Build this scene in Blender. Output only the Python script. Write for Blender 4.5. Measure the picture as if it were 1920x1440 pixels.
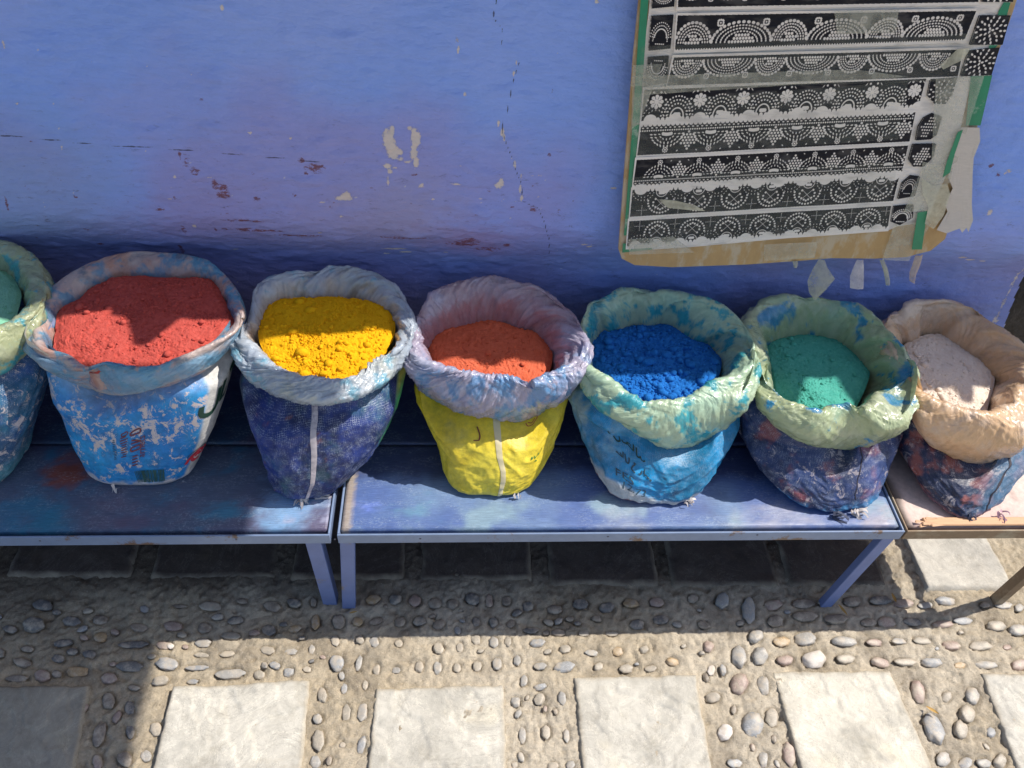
import bpy, math, random
import numpy as np
from mathutils import Vector, Matrix

S = bpy.context.scene
for o in list(bpy.data.objects): bpy.data.objects.remove(o)
random.seed(7)

# ------------------------------------------------------------------ camera, light, exposure
F = 1440.0; CAMZ = 1.6
PITCH, YAW, ROLL = (math.radians(a) for a in (47.263, 6.4667, 5.2387))
def cam_axes(p, y, r):
    cy, sy = math.cos(y), math.sin(y)
    fw = np.array([sy*math.cos(p), cy*math.cos(p), -math.sin(p)])
    rt = np.array([cy, -sy, 0.0]); up = np.cross(rt, fw)
    c, s = math.cos(r), math.sin(r)
    return np.array([c*rt+s*up, -s*rt+c*up, fw])
AX = cam_axes(PITCH, YAW, ROLL)
cam = bpy.data.cameras.new('camera'); co = bpy.data.objects.new('camera', cam)
S.collection.objects.link(co); S.camera = co
cam.sensor_width = 36; cam.lens = 36*F/1920; cam.clip_start = .02; cam.clip_end = 500
m = Matrix(((AX[0][0], AX[1][0], -AX[2][0], 0), (AX[0][1], AX[1][1], -AX[2][1], 0), (AX[0][2], AX[1][2], -AX[2][2], CAMZ), (0, 0, 0, 1)))
co.matrix_world = m

SUN = np.array([.73, .22, 1.0]); SUN /= np.linalg.norm(SUN)
W = bpy.data.worlds.new('World'); S.world = W; W.use_nodes = True
nt = W.node_tree; bg = nt.nodes['Background']
sk = nt.nodes.new('ShaderNodeTexSky'); sk.sky_type = 'NISHITA'; sk.sun_disc = False
sk.sun_elevation = math.asin(SUN[2]); sk.sun_rotation = math.atan2(SUN[0], SUN[1])
sk.air_density = 1.0; sk.dust_density = 1.6; sk.ozone_density = 1.2
nt.links.new(sk.outputs[0], bg.inputs[0]); bg.inputs[1].default_value = .128
sl = bpy.data.lights.new('sun', 'SUN'); so = bpy.data.objects.new('sun', sl); S.collection.objects.link(so)
sl.energy = 4.3; sl.angle = math.radians(.53); sl.color = (1, .94, .85)
so.rotation_euler = Vector(SUN).to_track_quat('Z', 'Y').to_euler(); so.location = (3, 1, 5)
S.view_settings.view_transform = 'Standard'; S.view_settings.look = 'None'
S.view_settings.gamma = 1; S.view_settings.use_curve_mapping = False
S.view_settings.exposure = .28
S.render.engine = 'CYCLES'
S.render.resolution_x = 1024; S.render.resolution_y = 768

# ------------------------------------------------------------------ survey helpers: a photographed pixel to a place in the world
def ray(x, y): return AX.T @ np.array([(x-960)/F, -(y-720)/F, 1.0])
def onz(x, y, z):
    d = ray(x, y); return d*((z-CAMZ)/d[2]) + [0, 0, CAMZ]
def ony(x, y, Y):
    d = ray(x, y); return d*(Y/d[1]) + [0, 0, CAMZ]
def onpl(x, y, y0, z0, k):              # plane  Y = y0 + k (Z - z0)
    d = ray(x, y); t = (y0+k*(CAMZ-z0))/(d[1]-k*d[2]); return d*t + [0, 0, CAMZ]

# ------------------------------------------------------------------ numpy noise
_g = np.random.default_rng(3); PERM = _g.permutation(512); GR = _g.normal(size=(512, 3)); GR /= np.linalg.norm(GR, axis=1)[:, None]
def perlin(P):
    P = np.asarray(P, float); I = np.floor(P).astype(int); f = P-I; u = f*f*f*(f*(f*6-15)+10)
    out = 0
    for dx in (0, 1):
        wx = u[..., 0] if dx else 1-u[..., 0]
        for dy in (0, 1):
            wy = u[..., 1] if dy else 1-u[..., 1]
            for dz in (0, 1):
                wz = u[..., 2] if dz else 1-u[..., 2]
                h = PERM[(PERM[(PERM[(I[..., 0]+dx) & 511]+I[..., 1]+dy) & 511]+I[..., 2]+dz) & 511]
                g = GR[h]
                out = out + wx*wy*wz*(g[..., 0]*(f[..., 0]-dx)+g[..., 1]*(f[..., 1]-dy)+g[..., 2]*(f[..., 2]-dz))
    return out*1.5
def fbm(P, sc=1.0, oc=4, seed=0., rough=.5):
    P = np.asarray(P, float)*sc + np.array([seed*17.3, seed*5.1, seed*9.7]); o = 0; a = 1; t = 0
    for i in range(oc):
        o = o+a*perlin(P); t += a; a *= rough; P = P*2.03+3.1
    return o/t
def ridge(P, sc=1.0, seed=0.): return 1-2*np.abs(perlin(np.asarray(P, float)*sc+seed*7.7))
def sst(x, a, b):
    t = np.clip((x-a)/(b-a), 0, 1); return t*t*(3-2*t)
def mixc(a, b, t): return np.asarray(a, float)*(1-t[..., None])+np.asarray(b, float)*t[..., None]

# ------------------------------------------------------------------ objects
def link(o, parent=None):
    S.collection.objects.link(o)
    if parent is not None: o.parent = parent
    return o
def tag(o, label=None, cat=None, group=None, kind=None):
    if label: o['label'] = label
    if cat: o['category'] = cat
    if group: o['group'] = group
    if kind: o['kind'] = kind
    return o
def thing(name, label, cat, loc=(0, 0, 0), group=None):
    o = bpy.data.objects.new(name, None); o.empty_display_size = .05; o.location = loc
    link(o); return tag(o, label, cat, group)
def mesh(name, V, Fc, mat, parent=None, col=None, uv=None, smooth=True, attrs=None, kind=None, label=None):
    V = np.asarray(V, float).reshape(-1, 3)
    q_ = parent
    while q_ is not None: V = V-np.array(q_.matrix_basis.translation); q_ = q_.parent
    me = bpy.data.meshes.new(name)
    Fc = np.asarray(Fc) if not isinstance(Fc, list) else Fc
    if isinstance(Fc, np.ndarray):
        n, k = Fc.shape
        me.vertices.add(len(V)); me.vertices.foreach_set('co', V.ravel())
        me.loops.add(n*k); me.loops.foreach_set('vertex_index', Fc.ravel().astype(np.int32))
        me.polygons.add(n); me.polygons.foreach_set('loop_start', (np.arange(n)*k).astype(np.int32))
        me.polygons.foreach_set('loop_total', np.full(n, k, np.int32))
        me.update(calc_edges=True)
    else:
        me.from_pydata(V.tolist(), [], Fc)
    me.validate()
    if smooth: me.polygons.foreach_set('use_smooth', np.ones(len(me.polygons), bool))
    def addc(nm, C):
        C = np.asarray(C, float).reshape(-1, C.shape[-1])
        if C.shape[1] == 3: C = np.hstack([C, np.ones((len(C), 1))])
        a = me.color_attributes.new(nm, 'FLOAT_COLOR', 'POINT'); a.data.foreach_set('color', C.ravel())
    if col is not None: addc('Col', np.asarray(col))
    if attrs:
        for k_, v_ in attrs.items(): addc(k_, v_)
    if uv is not None:
        l = me.uv_layers.new(name='UVMap'); vi = np.empty(len(me.loops), np.int32); me.loops.foreach_get('vertex_index', vi)
        l.data.foreach_set('uv', np.asarray(uv, float).reshape(-1, 2)[vi].ravel())
    if mat: me.materials.append(mat)
    o = bpy.data.objects.new(name, me); link(o, parent)
    if kind: o['kind'] = kind
    if label: o['label'] = label
    return o
def gridf(nu, nv, wrapu=False):
    i = np.arange(nu if wrapu else nu-1); j = np.arange(nv-1); I, J = np.meshgrid(i, j, indexing='ij')
    I2 = (I+1) % nu
    return np.stack([I*nv+J, I2*nv+J, I2*nv+J+1, I*nv+J+1], -1).reshape(-1, 4)
def boxv(x0, x1, y0, y1, z0, z1, b=.0015):
    """bevelled box as 24 verts"""
    V = []; Fq = []
    xs = (x0, x1); ys = (y0, y1); zs = (z0, z1)
    idx = {}
    for i in (0, 1):
        for j in (0, 1):
            for k in (0, 1):
                sx, sy, sz = (1 if i == 0 else -1), (1 if j == 0 else -1), (1 if k == 0 else -1)
                c = (xs[i], ys[j], zs[k])
                for ax in range(3):
                    p = [c[0]+sx*b, c[1]+sy*b, c[2]+sz*b]; p[ax] = c[ax]
                    idx[(i, j, k, ax)] = len(V); V.append(p)
    a = idx
    for ax in range(3):
        o1, o2 = [q for q in range(3) if q != ax]
        for e in (0, 1):
            q = []
            for (u, v) in ((0, 0), (1, 0), (1, 1), (0, 1)):
                t = [0, 0, 0]; t[ax] = e; t[o1] = u; t[o2] = v; q.append(a[(*t, ax)])
            Fq.append(q if (e == 1) ^ (ax == 1) else q[::-1])
        # edges along ax
        for u in (0, 1):
            for v in (0, 1):
                t0 = [0, 0, 0]; t0[o1] = u; t0[o2] = v; t1 = list(t0); t1[ax] = 1
                Fq.append([a[(*t0, o1)], a[(*t1, o1)], a[(*t1, o2)], a[(*t0, o2)]])
    for i in (0, 1):
        for j in (0, 1):
            for k in (0, 1): Fq.append([a[(i, j, k, 0)], a[(i, j, k, 1)], a[(i, j, k, 2)]])
    return V, Fq
def box(name, x0, x1, y0, y1, z0, z1, mat, parent=None, b=.0015, **kw):
    V, Fq = boxv(x0, x1, y0, y1, z0, z1, b)
    return mesh(name, V, Fq, mat, parent, smooth=False, **kw)

# ------------------------------------------------------------------ materials
def newmat(name):
    M = bpy.data.materials.new(name); M.use_nodes = True; N = M.node_tree
    return M, N, N.nodes['Principled BSDF']
class NB:
    def __init__(s, N): s.N = N
    def n(s, t, **k):
        x = s.N.nodes.new(t)
        for a, b in k.items(): setattr(x, a, b)
        return x
    def l(s, a, b): s.N.links.new(a, b)
    def noise(s, sc, det=4, rough=.55, vec=None, dist=0, stretch=None):
        x = s.n('ShaderNodeTexNoise'); x.inputs['Scale'].default_value = sc; x.inputs['Detail'].default_value = det
        x.inputs['Roughness'].default_value = rough; x.inputs['Distortion'].default_value = dist
        if vec is None: vec = s.n('ShaderNodeTexCoord').outputs['Object']
        if stretch:
            mp = s.n('ShaderNodeMapping'); mp.inputs['Scale'].default_value = stretch; s.l(vec, mp.inputs['Vector']); vec = mp.outputs[0]
        s.l(vec, x.inputs['Vector']); return x.outputs['Fac']
    def ramp(s, fac, pts):
        r = s.n('ShaderNodeValToRGB'); e = r.color_ramp.elements
        while len(e) < len(pts): e.new(.5)
        for i, (p, c) in enumerate(pts):
            e[i].position = p; e[i].color = (c, c, c, 1) if isinstance(c, (int, float)) else (*c, 1)
        s.l(fac, r.inputs[0]); return r.outputs[0]
    def mix(s, f, a, b, mode='MIX'):
        x = s.n('ShaderNodeMix', data_type='RGBA', blend_type=mode)
        for i, v in ((0, f), (6, a), (7, b)):
            if isinstance(v, (int, float)): x.inputs[i].default_value = v if i == 0 else (v, v, v, 1)
            elif isinstance(v, tuple): x.inputs[i].default_value = (*v, 1) if len(v) == 3 else v
            else: s.l(v, x.inputs[i])
        return x.outputs[2]
    def math(s, op, a, b=0.0, clamp=False):
        x = s.n('ShaderNodeMath', operation=op, use_clamp=clamp)
        for i, v in ((0, a), (1, b)):
            if isinstance(v, (int, float)): x.inputs[i].default_value = v
            else: s.l(v, x.inputs[i])
        return x.outputs[0]
    def bump(s, h, st=.3, dist=.002, normal=None):
        x = s.n('ShaderNodeBump'); x.inputs['Strength'].default_value = st; x.inputs['Distance'].default_value = dist
        s.l(h, x.inputs['Height'])
        if normal: s.l(normal, x.inputs['Normal'])
        return x.outputs[0]
    def attr(s, nm='Col'):
        x = s.n('ShaderNodeAttribute'); x.attribute_name = nm; return x
    def sep(s, c):
        x = s.n('ShaderNodeSeparateColor'); s.l(c, x.inputs[0]); return x.outputs
def mat_vc(name, rough=.6, bumps=((300, .3, .001),), var=.25, varsc=60, transl=0, spec=.5, stretch=None, roughvar=0):
    """paint from the vertex colours of the piece, broken up by fine noise"""
    M, N, B = newmat(name); b = NB(N); c = b.attr().outputs['Color']
    v = b.noise(varsc, 6, .65); v2 = b.ramp(v, [(.25, 1-var), (.75, 1+var)])
    col = b.mix(1, c, v2, 'MULTIPLY')
    b.l(col, B.inputs['Base Color']); B.inputs['Roughness'].default_value = rough; B.inputs['Specular IOR Level'].default_value = spec
    nn = None
    for sc, st, d in bumps: nn = b.bump(b.noise(sc, 4, .6, stretch=stretch), st, d, nn)
    if nn: b.l(nn, B.inputs['Normal'])
    if roughvar: b.l(b.ramp(b.noise(25, 4), [(.3, rough-roughvar), (.7, rough+roughvar)]), B.inputs['Roughness'])
    if transl:
        T = b.n('ShaderNodeBsdfTranslucent'); b.l(col, T.inputs[0])
        if nn: b.l(nn, T.inputs['Normal'])
        X = b.n('ShaderNodeMixShader'); X.inputs[0].default_value = transl
        b.l(B.outputs[0], X.inputs[1]); b.l(T.outputs[0], X.inputs[2]); b.l(X.outputs[0], N.nodes['Material Output'].inputs[0])
    return M
def mat_plain(name, c, rough=.6, var=.2, sc=40, bump=(200, .2, .001), metal=0, c2=None, thr=(.45, .6), stretch=None, spec=.5):
    M, N, B = newmat(name); b = NB(N)
    v = b.noise(sc, 6, .65, stretch=stretch)
    col = b.mix(v, tuple(x*(1-var) for x in c), tuple(min(1, x*(1+var)) for x in c))
    if c2: col = b.mix(b.ramp(b.noise(sc*.35, 8, .7, stretch=stretch), [(thr[0], 0.), (thr[1], 1.)]), col, c2)
    b.l(col, B.inputs['Base Color']); B.inputs['Roughness'].default_value = rough; B.inputs['Metallic'].default_value = metal
    B.inputs['Specular IOR Level'].default_value = spec
    if bump: b.l(b.bump(b.noise(bump[0], 4, .6, stretch=stretch), bump[1], bump[2]), B.inputs['Normal'])
    return M
def mat_film(name, c, alpha=.25, rough=.2, bsc=60, bst=.5):
    """thin clear plastic: mostly see-through, some milky body, a gloss"""
    M, N, B = newmat(name); b = NB(N)
    B.inputs['Base Color'].default_value = (*c, 1); B.inputs['Roughness'].default_value = rough
    b.l(b.bump(b.noise(bsc, 4, .6, stretch=(1, 1, 3)), bst, .002), B.inputs['Normal'])
    al = b.ramp(b.noise(30, 5, .7), [(.3, alpha*.5), (.7, min(1, alpha*1.6))])
    b.l(al, B.inputs['Alpha'])
    return M

# ================================================================== STRUCTURE: ground
ZB = .300        # bench top
def build_ground():
    xs = np.concatenate([[-80, -30, -12, -6, -3.2, -2.2, -1.6], np.arange(-1.3, 1.95, .0048), [2.1, 2.6, 3.4, 6, 12, 30, 80]])
    ys = np.concatenate([[-80, -30, -12, -5, -2, -.8, -.1, .15], np.arange(.3, 1.36, .0048), [1.6, 2.4, 4, 8, 20, 60]])
    X, Y = np.meshgrid(xs, ys, indexing='ij'); P = np.stack([X, Y, X*0], -1)
    near = sst(X, -1.35, -1.2)*sst(-X, -2.0, -1.85)*sst(Y, .25, .35)*sst(-Y, -1.4, -1.3)
    z = fbm(P, 4, 3, 1)*.007 + fbm(P, 22, 3, 2)*.0075 + fbm(P, 85, 3, 3, .75)*.0085
    pit = sst(fbm(P, 45, 2, 5), .22, .45)*-.005
    Z = (z+pit)*near-.003
    c = mixc((.57, .48, .35), (.66, .58, .46), sst(fbm(P, 3, 4, 8), -.3, .3))
    c = mixc(c, (.30, .25, .19), sst(fbm(P, 9, 4, 9), -.05, .4)*.6)
    c = mixc(c, (.12, .085, .06), sst(Y+.04*fbm(P, 9, 3, 2), .79, .90)*.85*(1-sst(X, 1.0, 1.06)))  # shade under the benches painted into the mortar colour
    M, N, B = newmat('cement_mortar'); b = NB(N)
    a = b.attr().outputs['Color']
    col = b.mix(1, a, b.ramp(b.noise(70, 9, .8), [(.3, .66), (.66, 1.18)]), 'MULTIPLY')
    col = b.mix(b.ramp(b.noise(230, 3, .6), [(.60, 0.), (.72, .6)]), col, (.24, .20, .15))
    col = b.mix(b.ramp(b.noise(310, 3, .6), [(.62, 0.), (.72, .6)]), col, (.74, .68, .58))
    b.l(col, B.inputs['Base Color']); B.inputs['Roughness'].default_value = .93; B.inputs['Specular IOR Level'].default_value = .2
    n1 = b.bump(b.noise(420, 5, .75), .8, .003); n1 = b.bump(b.noise(130, 7, .75), .8, .006, n1); b.l(n1, B.inputs['Normal'])
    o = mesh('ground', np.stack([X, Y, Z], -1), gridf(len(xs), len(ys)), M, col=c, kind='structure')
    return o
GROUND = build_ground()

def slab_mat():
    M, N, B = newmat('paving_stone'); b = NB(N); a = b.attr().outputs['Color']
    g = b.n('ShaderNodeNewGeometry').outputs['Position']
    col = b.mix(1, a, b.ramp(b.noise(28, 8, .7, vec=g, dist=1.2), [(.3, .78), (.7, 1.13)]), 'MULTIPLY')
    col = b.mix(b.ramp(b.noise(7, 6, .7, vec=g, dist=2.), [(.490, 0.), (.5, .7), (.510, 0.)]), col, b.mix(1, col, (1.35, 1.33, 1.3), 'MULTIPLY'))
    col = b.mix(b.ramp(b.noise(5, 8, .75, vec=g, dist=1.2), [(.492, 0.), (.5, .5), (.506, 0.)]), col, (.22, .20, .17))
    col = b.mix(b.ramp(b.noise(14, 9, .8, vec=g), [(.52, 0.), (.70, .5)]), col, b.mix(1, col, (.62, .58, .50), 'MULTIPLY'))
    col = b.mix(b.ramp(b.noise(300, 3, .6, vec=g), [(.62, 0.), (.72, .4)]), col, (.22, .20, .18))
    b.l(col, B.inputs['Base Color']); B.inputs['Roughness'].default_value = .72; B.inputs['Specular IOR Level'].default_value = .35
    n1 = b.bump(b.noise(350, 5, .75, vec=g), .4, .0012); n1 = b.bump(b.noise(40, 7, .65, vec=g, dist=1), .5, .003, n1); b.l(n1, B.inputs['Normal'])
    return M
SLAB = slab_mat()
def slab(c4, tone, seed, h=.0045, n=72):
    """c4: four ground corners rear-left, rear-right, front-right, front-left"""
    c4 = [np.array(q[:2]) for q in c4]
    u = np.linspace(0, 1, n); U, Vv = np.meshgrid(u, u, indexing='ij')
    P2 = (c4[0]*(1-U)[..., None]+c4[1]*U[..., None])*(1-Vv)[..., None]+(c4[3]*(1-U)[..., None]+c4[2]*U[..., None])*Vv[..., None]
    P = np.dstack([P2, np.full(U.shape, seed*1.7)])
    cen = P2.mean((0, 1)); edge = np.minimum(np.minimum(U, 1-U), np.minimum(Vv, 1-Vv))
    jit = np.stack([fbm(P, 28, 5, 11, .65), fbm(P, 28, 5, 12, .65)], -1)*.0065
    P2 = P2+jit*(1-sst(edge, 0, .25))[..., None]
    ang = seed*1.3; D = P[..., 0]*math.cos(ang)+P[..., 1]*math.sin(ang)
    cl = fbm(P, 6, 4, 20+seed)+.25*D*9; terr = (cl*4); fr = terr-np.floor(terr)      # split-stone terraces
    rel = (np.floor(terr)+sst(fr, .0, .22)); rel = rel-rel.mean()
    z = h+np.clip(rel*.0024, -.004, .006)+fbm(P, 30, 3, 4)*.0012
    z = z*sst(edge, -.001, .022)-.012*(1-sst(edge, -.001, .010))
    c = mixc(tone, tuple(t*.78 for t in tone), sst(fbm(P, 7, 5, 30+seed), -.1, .4))
    c = mixc(c, tuple(t*k for t, k in zip(tone, (1.08, 1.03, .9))), sst(fbm(P, 11, 5, 31+seed), .15, .5)*.5)
    c = mixc(c, tuple(t*.62 for t in tone), sst(fbm(P, 5, 6, 33+seed, .7), .12, .4)*.55)
    c = mixc(c, tuple(t*.75 for t in tone), (1-sst(edge+.10*fbm(P, 14, 5, 8), 0, .09))*.7)
    c = mixc(c, (.42, .36, .27), (1-sst(edge+.03*fbm(P, 25, 3, 5), 0, .05))*.8)
    return mesh('stone_slab', np.dstack([P2, z]), gridf(n, n), SLAB, GROUND, col=c)
def front_slab(a, b_, c, d, tone, seed):
    A, B_, C_, D_ = (onz(*q, 0)[:2] for q in (a, b_, c, d))
    D2 = A+(D_-A)*(.272/np.linalg.norm(D_-A)); C2 = B_+(C_-B_)*(.272/np.linalg.norm(C_-B_))
    slab((A, B_, C2, D2), tone, seed)
T1, T2, T3 = (.60, .57, .50), (.66, .62, .53), (.55, .52, .47)
front_slab((-70, 1286), (172, 1284), (140, 1445), (-120, 1445), (.36, .33, .27), 1)  # darker tone carries the shade lying on this slab
front_slab((322, 1288), (583, 1272), (568, 1445), (284, 1445), T1, 2)
front_slab((703, 1291), (946, 1281), (951, 1445), (688, 1445), T1, 3)
front_slab((1074, 1268), (1305, 1264), (1337, 1445), (1090, 1445), T1, 4)
front_slab((1446, 1258), (1665, 1256), (1752, 1445), (1499, 1445), T2, 5)
front_slab((1835, 1262), (2060, 1262), (2160, 1445), (1905, 1445), T1, 6)
TD = (.10, .076, .062)  # slab tone darkened to paint in the shade under the benches
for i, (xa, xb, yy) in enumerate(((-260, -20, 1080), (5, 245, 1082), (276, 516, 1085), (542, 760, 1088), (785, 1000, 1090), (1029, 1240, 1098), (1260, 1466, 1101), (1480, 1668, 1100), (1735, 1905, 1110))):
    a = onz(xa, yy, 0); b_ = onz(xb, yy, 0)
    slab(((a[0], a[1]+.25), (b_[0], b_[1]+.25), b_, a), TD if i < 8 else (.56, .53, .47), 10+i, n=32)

# pebbles: (centre x, centre y, length, width, tilt, tone) as surveyed on the two halves of the paving
PEB_L = [(155,345,75,45,0,0),(125,420,85,60,-5,0),(265,405,70,40,5,0),(35,435,55,30,5,0),(372,400,60,38,0,1),(375,465,55,38,-10,5),(230,487,85,30,-8,0),(495,493,120,34,-3,0),
 (80,560,70,40,5,1),(215,545,52,34,0,0),(335,530,58,36,5,0),(155,610,65,50,10,6),(290,595,95,45,0,5),(487,577,105,42,0,0),(625,565,88,52,3,4),(520,430,70,38,0,1),(540,362,40,28,0,4),
 (645,425,80,38,0,6),(765,430,55,44,0,1),(785,350,86,38,0,2),(1020,350,66,40,5,1),(1102,337,54,38,5,0),(1175,335,24,36,0,1),(880,403,62,32,-10,0),(1005,440,56,48,0,0),(1102,435,54,26,-5,5),
 (1182,410,36,60,5,5),(1270,410,52,60,0,1),(1340,408,44,36,0,5),(1410,405,56,34,-15,1),(1500,410,46,40,-20,1),(1572,408,50,38,-10,0),(1645,420,50,40,-10,1),(1398,325,58,40,0,5),(1482,325,50,40,0,0),
 (1555,330,52,48,0,6),(1632,340,56,42,-10,1),(1697,342,46,40,0,1),(1772,325,58,46,5,0),(1835,330,34,50,0,6),(1900,330,40,40,0,1),(1785,410,34,40,-10,0),(1850,410,36,40,-20,0),(1915,415,36,34,0,1),
 (1715,440,30,36,-10,4),(610,495,56,34,0,6),(637,498,30,26,0,7),(760,487,62,36,-5,3),(865,462,80,32,5,2),(752,532,58,20,3,2),(850,530,60,26,-8,2),(735,580,92,24,-2,4),(860,603,118,44,-5,3),
 (1002,515,56,38,5,2),(1090,520,52,26,-5,3),(1168,513,26,42,10,3),(1255,480,36,46,0,2),(1350,475,32,34,0,2),(1403,483,40,48,-10,3),(1262,563,58,62,20,4),(1345,563,26,64,15,3),(970,607,48,36,-10,2),
 (1080,597,46,36,-10,4),(1150,588,34,26,0,2),(1412,588,30,46,10,2),(1485,590,36,28,0,3),(1572,578,36,46,0,2),(1640,580,36,50,0,3),(1713,582,34,38,0,2),(1790,576,38,48,10,2),(1865,568,40,52,-5,3),
 (1495,490,34,34,0,2),(1645,508,46,46,0,2),(1725,505,34,36,0,2),(1785,475,40,44,0,2),(1852,485,40,44,0,3),(1905,485,30,40,0,2),(990,572,26,28,0,0),(500,655,46,26,0,1),(485,733,44,56,0,0),(485,820,36,54,0,0),
 (370,830,50,110,18,1),(405,620,64,44,0,6),(405,705,54,70,0,1),(362,935,42,60,0,6),(465,925,60,60,0,1),(545,912,46,50,0,3),(582,812,52,60,0,2),(600,630,70,40,-15,2),(1208,685,38,62,-5,2),(1190,773,38,42,0,3),
 (1193,852,50,88,5,2),(1180,935,48,50,0,3),(1290,660,26,44,10,4),(1368,645,24,40,10,2),(1298,750,36,72,8,2),(1360,745,46,78,12,3),(1355,870,34,76,12,4),(1283,870,26,26,0,2),(720,632,44,20,-5,4),(40,945,60,40,0,1),
 (60,620,90,28,0,1),(100,510,50,24,0,1),(0,525,30,34,0,1),(670,348,60,18,3,1),(905,330,44,24,0,1)]
PEB_R = [(60,350,46,40,0,0),(160,362,62,36,0,1),(258,342,62,42,5,0),(355,355,60,38,0,0),(445,340,60,38,5,5),(545,335,56,40,0,6),(790,330,52,60,-10,4),(680,320,44,36,0,1),(890,365,58,100,-8,4),(980,345,70,38,0,6),
 (470,420,60,40,0,0),(560,400,64,40,0,0),(990,407,66,46,3,1),(1098,388,96,46,3,1),(1095,340,90,36,0,1),(1215,398,90,42,5,1),(1280,330,74,40,0,1),(1385,328,90,36,0,0),(1470,340,80,36,5,6),(1410,410,72,42,5,6),(1340,412,62,32,0,1),
 (1505,410,74,32,5,0),(1553,346,60,32,0,3),(1630,332,84,34,3,4),(1620,418,80,30,0,6),(1692,405,76,34,3,4),(1845,347,66,32,5,3),(1905,357,40,34,0,3),(1818,425,78,42,10,2),(1900,440,76,46,10,3),(70,440,60,28,0,0),(175,450,56,28,0,1),
 (270,452,44,26,0,2),(375,452,50,22,0,2),(915,462,54,60,25,3),(720,420,50,30,30,1),(1012,482,66,44,5,5),(1102,472,86,56,5,3),(1250,483,100,38,3,3),(1362,487,66,28,3,6),(1452,482,60,26,3,4),(1540,480,74,30,8,2),(1650,498,76,36,8,6),
 (1757,500,88,40,3,2),(1862,503,36,22,0,6),(853,540,58,84,-12,3),(932,536,64,66,10,3),(1025,552,62,44,8,6),(1133,550,94,68,3,7),(1252,547,72,42,3,2),(1385,562,76,38,10,6),(1475,560,88,34,3,2),(1577,560,84,36,8,4),(1680,575,50,28,0,5),
 (1782,570,92,32,3,3),(1905,572,66,44,5,6),(95,488,60,32,0,4),(200,510,46,36,0,2),(300,525,54,26,5,3),(398,520,42,38,0,5),(496,512,38,30,0,2),(20,555,30,40,0,3),(105,575,50,34,0,3),(195,578,82,44,0,4),(325,578,38,34,0,2),(430,585,56,36,0,2),
 (520,585,46,30,0,2),(605,558,50,32,5,5),(740,500,44,46,0,6),(750,590,34,40,0,7),(45,630,30,44,10,3),(105,653,52,26,-8,4),(15,708,40,44,0,3),(103,700,46,48,0,2),(188,695,34,54,-5,3),(853,640,66,88,0,6),(945,647,48,76,-10,3),(755,692,60,44,0,2),
 (978,768,58,78,-10,2),(903,795,80,110,-15,4),(800,823,62,66,0,7),(1525,672,48,100,-22,6),(1632,690,38,48,0,2),(1728,685,52,78,-20,3),(1710,757,62,74,-30,2),(1685,815,56,78,-15,2),(1583,812,70,130,-25,4),(1802,823,36,46,-20,4),
 (40,835,30,70,0,3),(128,822,36,58,0,2),(205,835,26,56,0,3),(1620,925,60,60,-25,3),(1705,940,56,50,-25,4),(1770,940,60,40,20,3),(1832,932,54,56,-20,2),(1040,905,50,96,-10,6),(945,925,40,66,0,3),(835,940,60,40,5,4),(155,948,46,34,0,2),(220,945,34,40,0,3),(10,945,30,30,0,2)]
PT = [(.17,.165,.16),(.25,.21,.17),(.37,.33,.27),(.36,.345,.32),(.32,.325,.33),(.42,.30,.17),(.36,.27,.23),(.66,.60,.54)]
def pebble_mats():
    out = []
    for i, c in enumerate(PT):
        M, N, B = newmat('river_pebble'); b = NB(N)
        tc = b.n('ShaderNodeNewGeometry').outputs['Position']
        col = b.mix(b.noise(60, 6, .7, vec=tc), tuple(x*.7 for x in c), tuple(x*1.25 for x in c))
        col = b.mix(b.ramp(b.noise(35, 5, .6, vec=tc, dist=2.5), [(.485, 0.), (.5, .7), (.515, 0.)]), col, tuple(min(.8, x*1.9) for x in c))
        # cement smeared around and over the flank of the stone
        col = b.mix(b.ramp(b.noise(45, 6, .7, vec=tc), [(.46, 0.), (.62, .8)]), col, (.50, .43, .34))
        b.l(col, B.inputs['Base Color']); B.inputs['Roughness'].default_value = .5
        b.l(b.bump(b.noise(170, 5, .65, vec=tc), .3, .0015), B.inputs['Normal']); out.append(M)
    return out
PM = pebble_mats()
import bmesh
bmx = bmesh.new(); bmesh.ops.create_icosphere(bmx, subdivisions=3, radius=1)
ICO_V = np.array([v.co[:] for v in bmx.verts]); ICO_F = np.array([[v.index for v in f.verts] for f in bmx.faces]); bmx.free()
PEBS = {}
def peb_mesh(kind, tone):
    if (kind, tone) not in PEBS:
        V = ICO_V.copy(); V[:, 0] = np.sign(V[:, 0])*np.abs(V[:, 0])**.9
        V = V*(1+.42*fbm(V+kind*3.7, 1.1, 2, kind)[:, None]+.09*fbm(V+kind, 3.2, 2, kind)[:, None])
        V[:, 2] = np.where(V[:, 2] > 0, np.tanh(V[:, 2]*1.4)/.885, V[:, 2])
        me = bpy.data.meshes.new('pebble'); me.from_pydata(V.tolist(), [], ICO_F.tolist()); me.polygons.foreach_set('use_smooth', np.ones(len(me.polygons), bool))
        me.materials.append(PM[tone]); PEBS[(kind, tone)] = me
    return PEBS[(kind, tone)]
rp = random.Random(5); PLIST = []
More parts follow.
